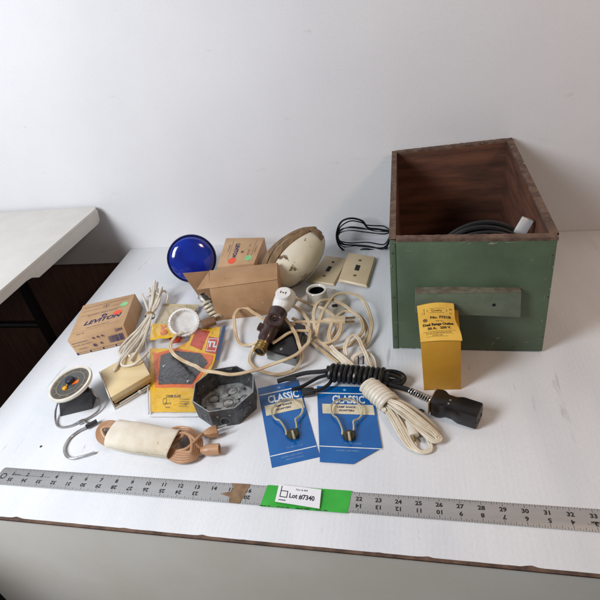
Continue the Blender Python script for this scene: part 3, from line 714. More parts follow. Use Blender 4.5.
s = PB(); s.grid(lambda u, v: pk(1.01+.05*u+.04*(1-v), .56+v*.44, .06+.1*u), 4, 12, (0,0,.02)); s.build('bag_edge', 'pkg_b', t)
# torn header piece
s = PB(); A, B, C, D = W(150,340,.75), W(176,337,.85), W(173,324,.95), W(152,324,.95); hf = bil(A,B,C,D)
s.grid(lambda u, v: hf(u,v)+hz(.08*noise.noise(Vector((u*4,v*4,9)))), 10, 8, (0,0,.02)); hd = s.build('header_card', 'pkg_y', t)
s = PB(); s.text('5', lambda x, y: hf(.5+x/2, .5+y/1.3)+hz(.07), 1.1, .1, 0, bold=.06); s.build('lettering', 'pkg_o', hd, smooth=0, recalc=False)

# ------------------------------------------------------------------ clear bag with white fluted cup
t = thing('bagged_canopy', W(178,318), 'crinkled clear plastic bag holding a white fluted round piece, on the yellow package', 'plastic bag')
c = W(184,322.5,1.2); nrm = Vector((.25,-.45,.85))
s = PB(); s.lathe(c, nrm, [(1.05,-.35),(1.0,.0),(1.05,.16),(1.2,.12),(1.25,0),(1.2,-.15),(1.1,-.2)], 120, sx=1.0, sy=1.0, flute=30, famp=.02); s.lathe(c, nrm, [(0,-.3),(.9,-.25),(1.04,-.1)], 60)
s.build('fluted_ring', 'foam', t)
s = PB(); A, B, C, D = W(150,335,.5), W(186,325,.35), W(199,305,.4), W(163,304,.4); cf = bil(A,B,C,D); s.grid(cf, 4, 4, (0,0,.03)); s.build('card_insert', 'bagcard', t)
s = PB(); A, B, C, D = W(149,341,.8), W(190,337,1.2), W(200,308,1.1), W(156,309,.9); bf = bil(A,B,C,D)
s.grid(lambda u, v: bf(u,v)+hz(.35*math.sin(math.pi*u)*math.sin(math.pi*v)+.28*(noise.noise(Vector((u*5+v*3,v*2,4))))+.12*abs(noise.noise(Vector((u*13+v*6,v*5,4))))+.25), 40, 40); s.build('clear_film', 'film2', t)

# small white coiled pigtail with foil tip
t = thing('wire_pigtail', W(212,320), 'short white coiled pigtail with crumpled foil tip against the kraft box', 'wire')
A, B = W(217,318,.35), W(206,301,1.3); ax = (B-A).normalized(); sd = ax.cross(hz(1)).normalized(); up = sd.cross(ax)
s = PB(); s.tube([A+ax*((B-A).length*i/60)+sd*.38*math.cos(i*2*math.pi/12)+up*.30*math.sin(i*2*math.pi/12) for i in range(61)], .13, 8, sub=2); s.build('coil', 'cream_cord', t)
s = PB(); s.lathe(B, ax+Vector((-.3,0,.1)), [(0,-.1),(.3,-.05),(.34,.2),(.28,.5),(.36,.62),(.2,.75),(0,.7)], 14, flute=5, famp=.15); s.build('foil_tip', 'foil', t)
s = PB(); a, b, c_, d = W(203,330,.7), W(217,325,.7), W(215,319,.7), W(201,324,.7); s.hexa([a,b,c_,d]+[q+hz(.35) for q in (a,b,c_,d)], .06); tag(s.build('wooden_block', 'kraft3'), 'tiny brown block on the corner of the yellow package', 'block')

# ------------------------------------------------------------------ white wire bundle with band
t = thing('wire_bundle', W(145,318), 'upright white wire hank held by a brown band beside the printed carton', 'wire bundle')
s = PB()
P = ([(155,281,1.6),(152.5,300,1.3),(149,314,1.0),(144,332,.6),(134,346,.9),(123,360,1.35),(122,365,1.3),(128,366,1.3),(138,362,1.4),(148,352,1.2)],
 [(162,287,1.5),(157,301,1.2),(151,314,.9),(147,332,.5),(139,348,1.1),(130,361,1.4)],
 [(142,294,1.0),(146,305,1.0),(148,315,.9),(140,330,.5),(131,343,.5),(126,352,.8),(131,357,1.3)],
 [(166,304,.6),(168,295,.9),(163,291,1.0),(157,300,1.1),(152,314,1.1),(148,328,.7),(143,341,.5)],
 [(147,297,1.2),(153,293,1.3),(160,296,1.2),(157,306,1.1),(150,315,1.1),(141,329,.8),(130,341,.4),(121,352,.35),(122,356,.35),(130,351,.5),(139,340,.5)],
 [(158,289,1.2),(155,302,1.1),(150,315,1.0),(146,330,.7),(136,342,.5),(126,350,.4),(122,357,.4)],
 [(150,290,1.1),(150,304,1.1),(149,316,1.0),(143,331,.7),(137,345,.5),(131,352,.5)],
 [(153,286,1.4),(151,303,1.2),(148,316,1.1),(139,332,.8),(127,346,.9),(117,366,1.3),(113.5,371.5,1.25)])
for p_ in P: s.tube(px(*p_), .095, 8, sub=5)
for k_, p_ in enumerate((P[1], P[4], P[5], P[6], P[0][:7])):
    s.tube(px(*[(x+2.6*math.sin(k_*2+i*.5)*(.4 if i in (2,3) else 1), y+2*math.cos(k_*3+i), z*.85) for i, (x, y, z) in enumerate(p_)]), .095, 8, sub=5)
s.build('wire', 'white_cord', t)
s = PB(); c = W(149.8,315,.98); s.lathe(c-Vector((0,.0,.05)), (W(152,303,1.2)-W(147,327,.75)), [(.40,-.12),(.43,-.08),(.43,.08),(.40,.12)], 18, sy=.95); s.build('band', 'twine', t)

# ------------------------------------------------------------------ cream cover box
t = thing('chime_cover', W(130,385), 'cream plastic rectangular cover with ivory trim and open slotted front edge', 'cover')
h_ = 1.15
A, B, C = W(100,371,h_), W(110.5,397.5,h_), W(150,374,h_); D = A+C-B
dn = lambda p, z: Vector((p.x, p.y, z))
s = PB(); s.hexa([dn(B,.72),dn(C,.72),dn(D,.72),dn(A,.72),B,C,D,A], .07); s.build('lid', 'maple', t)
ii = lambda p, k: dn(p*(1-k)+(A+B+C+D)/4*k, 0)
q = [ii(p,.05) for p in (B,C,D,A)]
s = PB(); s.hexa([p+hz(.42) for p in q]+[p+hz(.715) for p in q], .02); s.build('side_wall', 'maple_s', t)
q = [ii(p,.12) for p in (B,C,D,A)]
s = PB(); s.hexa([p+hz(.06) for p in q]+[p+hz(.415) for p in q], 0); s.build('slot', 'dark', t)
q = [ii(p,-.01) for p in (B,C,D,A)]
s = PB(); s.hexa([p for p in q]+[p+hz(.2) for p in q], .04); s.build('base_trim', 'ivory', t)
e = (C-B).normalized()
s = PB(); o1 = -e*.10
s.hexa([dn(B+o1,0),dn(B-e*.0,0),dn(A-e*.0,0),dn(A+o1,0),dn(B+o1,h_+.02),dn(B-e*.01,h_+.02),dn(A-e*.01,h_+.02),dn(A+o1,h_+.02)], .04); s.build('end_trim', 'ivory', t)
s = PB(); a = dn(B,.3)+(C-B)*.12-Vector((0,.02,0)); b = dn(B,.33)+(C-B)*.9-Vector((0,.02,0)); s.tube([a, a.lerp(b,.5), b], .05, 8); c = a.lerp(b,.68); s.lathe(c-Vector((0,.08,0)), (b-a), [(0,-.12),(.11,-.1),(.13,0),(.11,.1),(0,.12)], 14); s.build('rod', 'ivory', t)

# ------------------------------------------------------------------ hanging scale
t = thing('hanging_scale', W(76,415), 'small hanging spring scale with round dark dial, black body and chrome hook', 'scale')
c = W(70.5,383.5,2.05); nr = Vector((-.12,-.12,1)).normalized()
s = PB(); s.lathe(c, nr, [(1.34,-.14),(1.50,-.14),(1.55,-.02),(1.51,.09),(1.38,.10),(1.34,.03)], 56); s.build('dial_rim', 'ivory', t)
s = PB(); s.lathe(c, nr, [(0,.02),(1.44,.02),(1.44,-.12),(0,-.12)], 56); dl = s.build('dial_face', 'dial', t)
X = (Vector((1,.35,0))-nr*Vector((1,.35,0)).dot(nr)).normalized(); Y = nr.cross(X); df = lambda x, y: c+X*x+Y*y+nr*.03
s = PB(); s.ring(df, 0, 0, 1.02, .03, 50); s.ring(df, 0, 0, .62, .02, 40)
for k in range(60):
    a = 2*math.pi*k/60; l = .18 if k % 5 == 0 else .09; w_ = .014; ca, sa = math.cos(a), math.sin(a)
    s.bm.faces.new([s.bm.verts.new(df(r*ca-q*sa, r*sa+q*ca)) for r, q in ((1.24,-w_),(1.24+l*.7,-w_),(1.24+l*.7,w_),(1.24,w_))])
for k in range(12):
    a = math.pi/2-2*math.pi*k/12
    s.text(str(k*5), lambda x, y, a=a: df(.9*0+1.13*math.cos(a)+x, 1.13*math.sin(a)+y), .16, 0, 0)
s.build('dial_marks', 'dialmk', dl, smooth=0, recalc=False)
s = PB(); s.rect(lambda x, y: df(.28+x, -.12+y), -.12, -.08, .32, .22); s.build('maker_mark', 'pkg_o', dl, smooth=0, recalc=False)
s = PB(); s.lathe(df(.02,.15), nr, [(0,.30),(.26,.30),(.31,.25),(.31,0)], 8); s.build('knob', 'knob', dl, smooth=20)
s = PB(); s.lathe(df(-.28,-.38), nr, [(0,.16),(.10,.16),(.17,.10),(.17,0)], 20); s.prism([df(-.1,.1)+nr*.02, df(-.22,-.45)+nr*.02, df(-.36,-.36)+nr*.02], nr*.04); s.build('pointer', 'amber', dl)
s = PB(); A, B = W(60,417,0), W(93,409,0); dp = Vector((-.35,1.2,0)); tt = nr*-0.16
s.hexa([A,B,B+dp,A+dp, W(58.5,398,1.55), W(91,391,1.55), c+Vector((.55,.5,-.02))-nr*.2, c+Vector((-1.15,.35,-.02))-nr*.2], .06); s.build('body', 'blk_mtl', t)
s = PB(); s.tube(px((60,399,.9),(56,408,.45),(55.5,420,.15),(59,427,.12),(70,426,.12),(80,421.5,.14),(90,417,.14),(98,411,.16),(101,405,.25),(99,399,.45),(94,394,.8),(91,388,1.2)), .07, 8); s.build('bail', 'steel', t)
s = PB(); s.lathe(W(81,422,.14), (W(84,420,.14)-W(80,422,.14)), [(0,-.18),(.13,-.18),(.16,0),(.13,.22),(0,.22)], 14); s.build('swivel', 'steel', t)
s = PB(); s.tube(px((84,421.5,.16),(90,424,.17),(95,422.5,.2)), .08, 8); s.tube(px((96,422,.2),(88,426.5,.16),(78,431.5,.12),(69,439,.1),(64.5,448,.1),(66,455.5,.1),(72,458.5,.1),(82,456.5,.1),(95,452.5,.1)), .085, 10); s.build('hook', 'steel', t)
s = PB(); a, b = W(86,427,.22), W(97,421,.24); s.tube([a,b], .15, 10); s.build('hook_collar', 'blk_mtl', t)

# ------------------------------------------------------------------ tan cord in paper sleeve
t = thing('sleeved_cord', W(150,440), 'tan round cord coiled inside an aged cream paper sleeve near the ruler', 'cord')
s = PB(); rc_ = .105
for k in range(5):
    d = k*2.3
    s.tube(px((126,427+d,.3+.1*k),(114,422+d*.6,.4+.1*k),(104,423+d*.5,.45+.1*k),(97.5+d*.5,431,.35+.1*k),(99+d*.7,440-d*.3,.3+.06*k),(110,446-d,.3+.05*k),(122,446-d,.3)), rc_, 8)
for k in range(5):
    d = k*2.4
    s.tube(px((166,456-d,.3+.08*k),(178,462-d*1.1,.25+.08*k),(192-d*.4,460-d*.8,.3+.1*k),(200-d*.9,451,.35+.1*k),(201-d,440,.4+.1*k),(192-d*.6,430+d*.3,.4+.1*k),(181,427.5+d,.4+.1*k),(172,429+d*1.4,.5)), rc_, 8)
s.tube(px((172,436,.9),(184,433,.9),(193,438,.8),(197,446,.6),(204,449,.4),(210,449,.35)), rc_, 8)
s.tube(px((172,452,.5),(186,449,.7),(196,440,.8),(203,434,.55),(208,433,.45)), rc_, 8)
s.build('cord', 'tan_cord', t)
A, B = W(114.5,434,.55), W(175,444.5,.55); ax = (B-A).normalized(); sd = Vector((ax.y,-ax.x,0)).normalized(); L = (B-A).length
def slv(u, v):
    a = 2*math.pi*v; w_ = 1.0+.05*math.sin(u*5); sk = .35*(math.sin(a)*.5)*(1 if u > .5 else -1)*abs(u-.5)*2
    return A+ax*(L*u+sk*.6+.12*(noise.noise(Vector((v*3,u,0))))*abs(u-.5)*2)+sd*(w_*math.copysign(abs(math.cos(a))**.8, math.cos(a)))+hz(.56*math.copysign(abs(math.sin(a))**.9, math.sin(a))+.03*noise.noise(Vector((u*6,v*8,2)))+.02)
s = PB(); s.grid(slv, 40, 48); bmesh.ops.remove_doubles(s.bm, verts=s.bm.verts, dist=.002); o = s.build('paper_sleeve', 'sleeve', t)
sol = o.modifiers.new('thickness', 'SOLIDIFY'); sol.thickness = .012*IN
s = PB(); a, b = W(204,435,.42), W(217.5,430.5,.42); e = (b-a).normalized(); n_ = Vector((-e.y,e.x,0))
s.prism([a-n_*.15-hz(.2), a+n_*.15-hz(.2), a+e*.35+n_*.30-hz(.2), b+n_*.36-hz(.2), b-n_*.36-hz(.2), a+e*.35-n_*.30-hz(.2)], (0,0,.42), .07); pg = s.build('plug_body', 'tan_cord', t)
for sg in (-1, 1):
    s = PB(); q = b+n_*sg*.22; s.box(q-hz(.1)-n_*.025, e*.62, n_*.05, hz(.2), .01); s.build('prong', 'steel', pg)
s = PB(); a, b = W(204,450.5,.38), W(219.5,449,.38); e = (b-a).normalized()
s.lathe(a, e, [(0,-.25),(.16,-.2),(.30,.1),(.34,.35),(.34,(b-a).length),(.26,(b-a).length),(.24,(b-a).length-.15),(0,(b-a).length-.15)], 20); s.build('socket_end', 'tan_cord', t)

# ------------------------------------------------------------------ printed cartons
def carton(name, top4, h, label, thickness_mat='kraft2', bot=None):
    A, B, C, D = top4; t = thing(name, dn((A+B+C+D)/4, A.z-h), label, 'carton', 'small printed cardboard cartons')
    return t
A, B, C, D = W(67,341,1.4), W(123.5,324.5,1.4), W(135,293.5,1.4), W(83,305.5,1.4)
t = carton('printed_carton', (A,B,C,D), 1.4, 'flat kraft carton with navy lettering lying at the left table edge')
bt = [W(78,355.5), W(130.5,343.5), dn(C,0)+Vector((.4,-.2,0)), dn(D,0)]
s = PB(); s.hexa(bt+[A,B,C,D], .04); bd = s.build('carton_body', 'kraft2', t)
tf = plane(A, B-A, (D-A)-(B-A)*((D-A).dot(B-A)/(B-A).length_squared)); wv, hv = (B-A).length, (D-A).length
tsk = bil(A,B,C,D); tf = lambda x, y: tsk(x/4.4, y/4.8)+hz(.014)
s = PB(); s.text('LEVITON', tf, .72, 2.3, 1.75, sx=1.0, bold=.025, shear=.25); s.text('(R)', tf, .3, 2.35, 2.35, bold=.03); s.ring(tf, 2.35, 2.35, .22, .06, 20)
s.build('lettering', 'navy', bd, smooth=0, recalc=False)
s = PB(); s.ring(tf, 2.2, 3.75, .24, .03, 24); s.text('1', tf, .42, 2.2, 3.75, bold=.01); s.rect(tf, .3, 4.2, 4.0, 4.23); s.rect(tf, .3, 3.6, 1.8, 3.62); s.rect(tf, 2.6, 3.6, 3.6, 3.62); s.rect(tf, .3, 3.0, 3.6, 3.02)
s.text('ELECTRICAL WIRING DEVICES', tf, .18, 2.1, 2.85); s.text('DISPOSITIFS DE CABLAGE', tf, .16, 2.1, 1.05); s.text('NO 52', tf, .22, .9, .45); s.rect(tf, .2, .75, 3.9, .765)
ff = bil(bt[0], bt[1], B, A); nf = (bt[1]-bt[0]).cross(A-bt[0]).normalized(); ft = lambda x, y: ff(x/4.4, y/1.5)+nf*.014
for k in range(3): s.ring(ft, 1.85+.35*k, 1.15, .08, .08, 12)
s.ring(ft, 1.7, .55, .13, .13, 16); s.ring(ft, 2.25, .6, .09, .09, 16); s.text('2004', ft, .3, 3.9, 1.25, bold=.006)
s.text('Series Receptacle', ft, .17, .75, 1.1); s.text('15A-125V  FAB. MEXICO', ft, .14, .85, .85); s.text('ASSEMBLED', ft, .14, .7, .5)
s.build('small_print', 'purple', bd, smooth=0, recalc=False)
s = PB(); x = 2.9
while x < 4.1: w_ = random.choice((.02,.03,.045)); s.rect(ft, x, .42, x+w_, .95); x += w_+random.choice((.02,.03))
for k in range(4): s.rect(ft, .1+k*1.08, .03, .95+k*1.08, .05); s.rect(ft, .1+k*1.08, .2, .98+k*1.08, .22)
s.rect(ft, .0, .02, .12, .22); 
for k in range(5): s.rect(ft, .02+k*1.06, .04, .14+k*1.06, .22)
s.build('barcode', 'navy', bd, smooth=0, recalc=False)
s = PB(); s.ring(tf, 3.75, 3.35, .34, .34, 24); s.build('mint_sticker', 'mint', bd, smooth=0, recalc=False)
s = PB(); s.ring(lambda x, y: tf(x, y)+hz(.003), 3.45, 2.25, .32, .32, 9, sx=1.25); s.build('red_sticker', 'red', bd, smooth=0, recalc=False)

A, B, C, D = W(217,267,2.5), W(254,263.5,2.5), W(264.5,237.5,2.5), W(226,238,2.5)
t = carton('printed_carton', (A,B,C,D), 2.5, 'kraft carton with sideways lettering and two stickers beside the blue bulb')
s = PB(); s.hexa([dn(p,0) for p in (A,B,C,D)]+[A,B,C,D], .04); bd = s.build('carton_body', 'kraft2', t)
tsk2 = bil(A,B,C,D); tf2 = lambda x, y: tsk2(.5+y/4.4, .5-x/4.6)+hz(.014)     # lettering runs down the face
s = PB(); s.text('LEVITON', tf2, .62, .0, -.55, bold=.03); s.build('lettering', 'navy', bd, smooth=0, recalc=False)
s = PB(); s.ring(tf2, .2, .28, .16, .07, 14); s.text('(U)', tf2, .26, .2, .28, bold=.01); s.text('15A 125V', tf2, .26, .3, 1.0); s.text('52-R2', tf2, .2, -.9, .9); s.rect(tf2, -1.9, -1.2, 1.5, -1.18); s.rect(tf2, -1.9, 1.45, 1.9, 1.47)
s.text('RECEPTACLE', tf2, .2, -.5, -1.45); s.text('DOUBLE 8004-I', tf2, .18, -.2, 1.7); s.build('small_print', 'purple', bd, smooth=0, recalc=False)
s = PB(); s.ring(lambda x, y: tsk2(x, y)+hz(.016), .36, .16, .105, .105, 9); s.build('red_sticker', 'red', bd, smooth=0, recalc=False)
s = PB(); s.ring(lambda x, y: tsk2(x, y)+hz(.016), .78, .22, .10, .10, 9); s.build('mint_sticker', 'mint', bd, smooth=0, recalc=False)

# open kraft box
hk = 3.05
A, B, C, D = W(209.5,288.7,hk), W(277.5,279.6,hk), W(277.5,263,hk), W(209.5,271,hk)
t = thing('kraft_box', dn((A+B+C+D)/4, 0), 'plain kraft cardboard box lying on its side with open end flaps', 'cardboard box')
A0, B0 = W(216.6,320.5), W(277,313.5); B0 = dn(B,0)+Vector((.0,-.25,0)); C0, D0 = dn(C,0), dn(D,0); th = .06
s = PB()
def wallq(s, a, b, c, d, th=.05, bev=.015):
    n_ = (b-a).cross(d-a).normalized()*th
    s.hexa([a,b,c,d,a+n_,b+n_,c+n_,d+n_], bev)
wallq(s, A, B, C, D); s.build('top_panel', 'kraft', t)
s = PB(); wallq(s, A0, B0, B-hz(.01), A-hz(.01)); s.build('front_panel', 'kraft', t)
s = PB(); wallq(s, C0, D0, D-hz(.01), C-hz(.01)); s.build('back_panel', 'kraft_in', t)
s = PB(); wallq(s, B0, C0, C-hz(.01), B-hz(.01)); s.build('end_panel', 'kraft', t)
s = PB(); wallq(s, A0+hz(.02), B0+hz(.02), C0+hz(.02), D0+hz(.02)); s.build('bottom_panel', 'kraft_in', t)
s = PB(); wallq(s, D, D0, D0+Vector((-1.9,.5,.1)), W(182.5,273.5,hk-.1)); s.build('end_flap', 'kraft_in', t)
s = PB(); wallq(s, A+Vector((0,.1,-.02)), D-hz(.02)+Vector((0,-.1,0)), W(208,277,hk-.5)*1.0+Vector((-.25,0,0)), W(197,290,hk-.9)); s.build('end_flap', 'kraft', t)

# ------------------------------------------------------------------ blue bulb
c = Vector((-19.5,36.9,2.30)); ax = (Vector((0,0,CH))-c); ax.z *= .75; ax.normalize()
t = thing('blue_bulb', (-19.9,38,0), 'large blue glass reflector flood bulb facing forward by the wall', 'light bulb')
s = PB(); s.lathe(c, ax, [(0,.62)]+[(2.02*math.sin(a), .62*math.cos(a)) for a in [math.pi/2*k/10 for k in range(1,11)]], 56); s.build('front_lens', 'blue_glass', t)
s = PB(); s.lathe(c, ax, [(2.02,0),(2.16,.02),(2.22,-.1),(2.16,-.25),(2.0,-.4),(1.5,-1.6),(.9,-2.6),(.72,-3.0)], 56); s.build('reflector', 'blue_dark', t)
s = PB(); s.lathe(c, ax, [(.66,-2.98),(.66,-3.9),(.5,-4.1),(.2,-4.2),(0,-4.2)], 24); s.build('screw_base', 'brass', t)

# ------------------------------------------------------------------ oval enamel lamp in corrugated sleeve
P0, P1 = W(281,282,.9), W(317,240,2.6); c = W(296,257,1.95); La = 3.35
al = (P1-P0).normalized(); al = Vector((al.x, al.y, .22)).normalized(); sdv = al.cross(hz(1)).normalized(); upv = sdv.cross(al)
t = thing('oval_lamp', dn(c,0), 'stained cream oval glass bulb resting on its side in torn cardboard bands', 'light bulb')
def el(a, b, k=1.03):                          # a along 0..pi, b around
    r = math.sin(a)*(1.0-.13*math.cos(a)*-1)
    return c+al*(-La*math.cos(a)*k)+sdv*(2.05*k*r*math.cos(b))+upv*(1.75*k*r*math.sin(b))
s = PB(); s.grid(lambda u, v: el(math.pi*(.001+.998*u), 2*math.pi*v), 40, 48); bmesh.ops.remove_doubles(s.bm, verts=s.bm.verts, dist=.012); s.build('glass_body', 'oval', t)
for (b0, b1) in ((1.38,1.68), (1.88,2.3), (2.5,2.9)):
    s = PB(); s.grid(lambda u, v: el(.45+u*2.2, b0+v*(b1-b0)+.05*math.sin(u*5), 1.05+.02*math.sin(9*u)+.06*v), 30, 5, (-.03,-.02,.05)); s.build('cardboard_band', 'corrug', t)
s = PB(); s.grid(lambda u, v: el(2.2+v*.2, .45+u*2.5, 1.1), 24, 4, (-.02,0,.05)); s.build('cross_band', 'corrug', t)
s = PB(); s.grid(lambda u, v: el(2.55+v*.14, .7+u*1.6, 1.06), 24, 3, (-.02,0,.03)); s.build('cross_band', 'kraft3', t)

# ------------------------------------------------------------------ whisk
t = thing('wire_whisk', WY(362,252,41.6), 'dark wire balloon whisk lying by the wall left of the green box', 'whisk')
def wire(pts, y0, y1, r):
    n_ = len(pts); s = PB()
    Q = []
    for i, p in enumerate(pts):
        f = i/(n_-1); yy = y0+(y1-y0)*f; Q.append(WY(p[0], p[1], yy))
    hub = Vector((-1.62, 41.9, 1.6)); Q = [hub.lerp(Q[0], .3)*1.0]+Q+[hub.lerp(Q[-1], .3)*1.0]
    s.tube(Q, r, 8, sub=5); s.build('wire_loop', 'dark_steel', t)
wire([(384,230.3),(377,229),(367.7,227.7),(362.3,221),(351.7,218.3),(342.3,221),(337.7,229),(336.7,238.3),(339.7,246.3),(346.3,251.4),(357,251.7),(363.7,249),(374.3,250.3),(384,252)], 41.9, 41.5, .095)
wire([(384,226.3),(375.7,225.7),(366.3,225),(361,222.3),(350.3,221),(341,226.3),(338.3,233),(339,239.7),(345,244.3),(357,245),(370.3,246.3),(384,248.7)], 42.5, 41.0, .06)
wire([(384,234),(373,233),(362.3,231.7),(350.3,230.3),(341,232.3),(337.7,236.5),(338.3,239.7),(342.3,241.7),(351.7,243),(367.7,242.3),(384,244.3)], 41.0, 42.3, .06)
wire([(384,229.7),(375,229.5),(365,229),(349,227.7),(339.7,230.3),(337.7,237),(341,243.7),(352,245.3),(366,246.7),(384,247.3)], 42.9, 41.2, .06)
wire([(384,231.5),(375,231),(362,228),(348,227),(338.5,233),(338,240),(343,246.5),(354,246.5),(366,247.5),(384,250)], 41.3, 42.6, .05)
s = PB(); s.tube([(-1.75,41.9,1.5),(-1.42,41.95,1.5)], .3, 12); s.build('hub', 'dark_steel', t)

# ------------------------------------------------------------------ switch plates
def swplate(c4, label, th=.2):
    A, B, C, D = c4; t = thing('switch_plate', dn((A+B+C+D)/4, 0), label, 'switch plate', 'tan toggle switch plates')
    nn = (B-A).cross(D-A).normalized(); f = bil(A,B,C,D)
    s = PB(); low = [p-nn*th for p in (A,B,C,D)]; q = [f(*uv) for uv in ((.05,.03),(.95,.03),(.95,.97),(.05,.97))]; s.hexa(low+q, .03); s.build('face_plate', 'plate', t)
    g = lambda x, y: f(.5+x/2.75, .5+y/4.5)+nn*.012
    s = PB(); s.rect(g, -.2, -.42, .2, .42); s.build('toggle_slot', 'dark', t, smooth=0, recalc=False)
    for sy in (-1.18, 1.18):
        s = PB(); s.lathe(g(0, sy), nn, [(0,.0),(.07,.0),(.13,.02),(.15,.0)], 14); s.build('screw_hole', 'kraft3', t)
swplate([W(306,280.5,.22), W(334.5,284.5,.22), W(349,258,.22), W(325,254.5,.22)], 'tan toggle switch plate, the left one partly under the other')
swplate([W(337.5,279.5,.45), W(367.5,286,.35), W(376.5,256.5,.35), W(348,251.5,.55)], 'tan toggle switch plate, the right one lying on top')

# ------------------------------------------------------------------ porcelain lampholder
c = W(322,306,.0); t = thing('lampholder', c, 'round white porcelain lampholder under the tangled beige cord', 'lampholder')
s = PB(); s.lathe(c, (0,0,1), [(2.15,0),(2.2,.18),(2.1,.32),(1.6,.50),(1.15,.62)], 48); s.lathe(c, (0,0,1), [(1.15,.62),(0,.62)], 48); s.build('base', 'porcelain', t)
c2 = W(316.3,289.5,1.75); c2b = dn(c2,.0)
s = PB(); s.lathe(c2b, (0,0,1), [(1.0,.45),(.84,.8),(.80,1.4),(.84,1.72),(.80,1.78),(.68,1.78),(.62,1.7),(.62,1.0),(0,1.0)], 36); s.build('socket_collar', 'porcelain', t)
s = PB(); s.lathe(c2b, (0,0,1), [(.60,1.02),(.60,1.62),(.56,1.62),(.55,1.04),(0,1.03)], 28); s.build('screw_shell', 'dark_steel', t)
s = PB(); q = W(335,306,.6); s.box(q-Vector((.2,.1,.1)), (.4,.15,0), (-.1,.25,0), (0,0,.12)); s.build('mounting_slot', 'dark', t)

# ------------------------------------------------------------------ black switch box under the adapters
t = thing('switch_box', W(286,350), 'black fronted metal device box under the brown twin socket', 'electrical box')
A, B, C, D = W(264,349,1.0), W(296,357,1.0), W(305,325,1.0), W(279,318,1.0)
s = PB(); q = [A,B,C,D]; s.hexa([dn(p,.75) for p in q]+q, .06); s.build('front_cover', 'blackp', t)
s = PB(); m_ = (A+B+C+D)/4; q = [dn(p.lerp(m_,.04),0) for p in (A,B,C,D)]; s.hexa(q+[p+hz(.745) for p in q], .04); s.build('metal_body', 'box_grey', t)
s = PB()
for (u, v) in ((.5,.12),(.5,.88)): s.lathe(bil(A,B,C,D)(u,v), (0,0,1), [(0,.03),(.1,.03),(.12,0)], 12)
s.build('screw', 'steel', t)

# brown twin socket with white outlet adapter
t = thing('twin_socket', W(272,335), 'brown bakelite twin lamp socket with brass screw end, leaning on the black box', 'lamp socket')
P0, P1 = W(262.5,345,1.35), W(279,311,1.95); ax = (P1-P0); LL = ax.length; ax.normalize()
s = PB(); s.lathe(P0, ax, [(0,.1),(.40,.1),(.46,.35),(.55,.5),(.60,1.2),(.62,1.6),(.70,1.9),(.70,2.3),(.62,2.5),(.66,2.8),(.70,LL-.1),(.60,LL),(0,LL)], 32); s.build('body', 'brown_bk', t)
s = PB(); s.lathe(P0, ax, [(0,-.35),(.30,-.35),(.32,-.62),(.44,-.64),(.46,-.5),(.42,-.4),(.46,-.3),(.42,-.2),(.46,-.1),(.42,0),(.46,.12),(.3,.14)], 28); s.build('screw_end', 'brass', t)
s = PB(); s.lathe(P0-ax*.355, -ax, [(0,.26),(.16,.24),(.30,.20)], 16); s.build('end_insulator', 'dark', t)
q = W(269,322,2.0); v = (Vector((0,0,CH))-q); v = (v-ax*v.dot(ax)).normalized(); v2 = v; bb = P0+ax*((q-P0).dot(ax))
s = PB(); s.lathe(bb, v, [(.58,.2),(.60,.78),(.56,.84),(.42,.84),(.36,.78),(.20,.76),(.16,.60),(0,.60)], 28); s.lathe(bb+v*.6, v, [(.0,.2),(.07,.2),(.1,0)], 12); s.build('side_outlet', 'brown_bk', t)
w_ = ax.cross(v).normalized()
s = PB(); s.lathe(P0+ax*1.3, w_*-1, [(.32,.3),(.32,.85),(.2,.9),(0,.9)], 18); s.build('pull_knob', 'brown_bk', t)
t = thing('outlet_adapter', dn(P1,0), 'white bakelite outlet adapter screwed into the brown socket, two slots showing', 'outlet adapter')
Q0 = P1+ax*.02
s = PB(); s.lathe(Q0, ax, [(0,0),(.55,0),(.62,.2),(.72,.5),(.78,1.0),(.78,1.55),(.70,1.85),(.4,2.0),(0,2.02)], 36); s.build('body', 'white_pl', t)
v = (Vector((-.35,0,CH))-Q0); v = (v-ax*v.dot(ax)).normalized(); w_ = ax.cross(v).normalized(); v = (v-w_*.35).normalized(); w_ = ax.cross(v).normalized()
s = PB(); s.lathe(Q0+ax*1.05, v, [(.60,.2),(.60,.88),(.55,.95),(0,.95)], 28); s.build('outlet_face', 'white_pl', t)
s = PB(); fc = Q0+ax*1.05+v*.955
for sg in (-.2, .2): s.prism([fc+w_*(sg-.035)+ax*.12, fc+w_*(sg+.035)+ax*.12, fc+w_*(sg+.035)-ax*.12, fc+w_*(sg-.035)-ax*.12], v*.01)
s.build('slot', 'dark', t)
s = PB(); q = fc-ax*.02; s.lathe(q, v, [(0,.02),(.06,.015),(.08,0)], 10); s.build('rivet', 'brass', t)

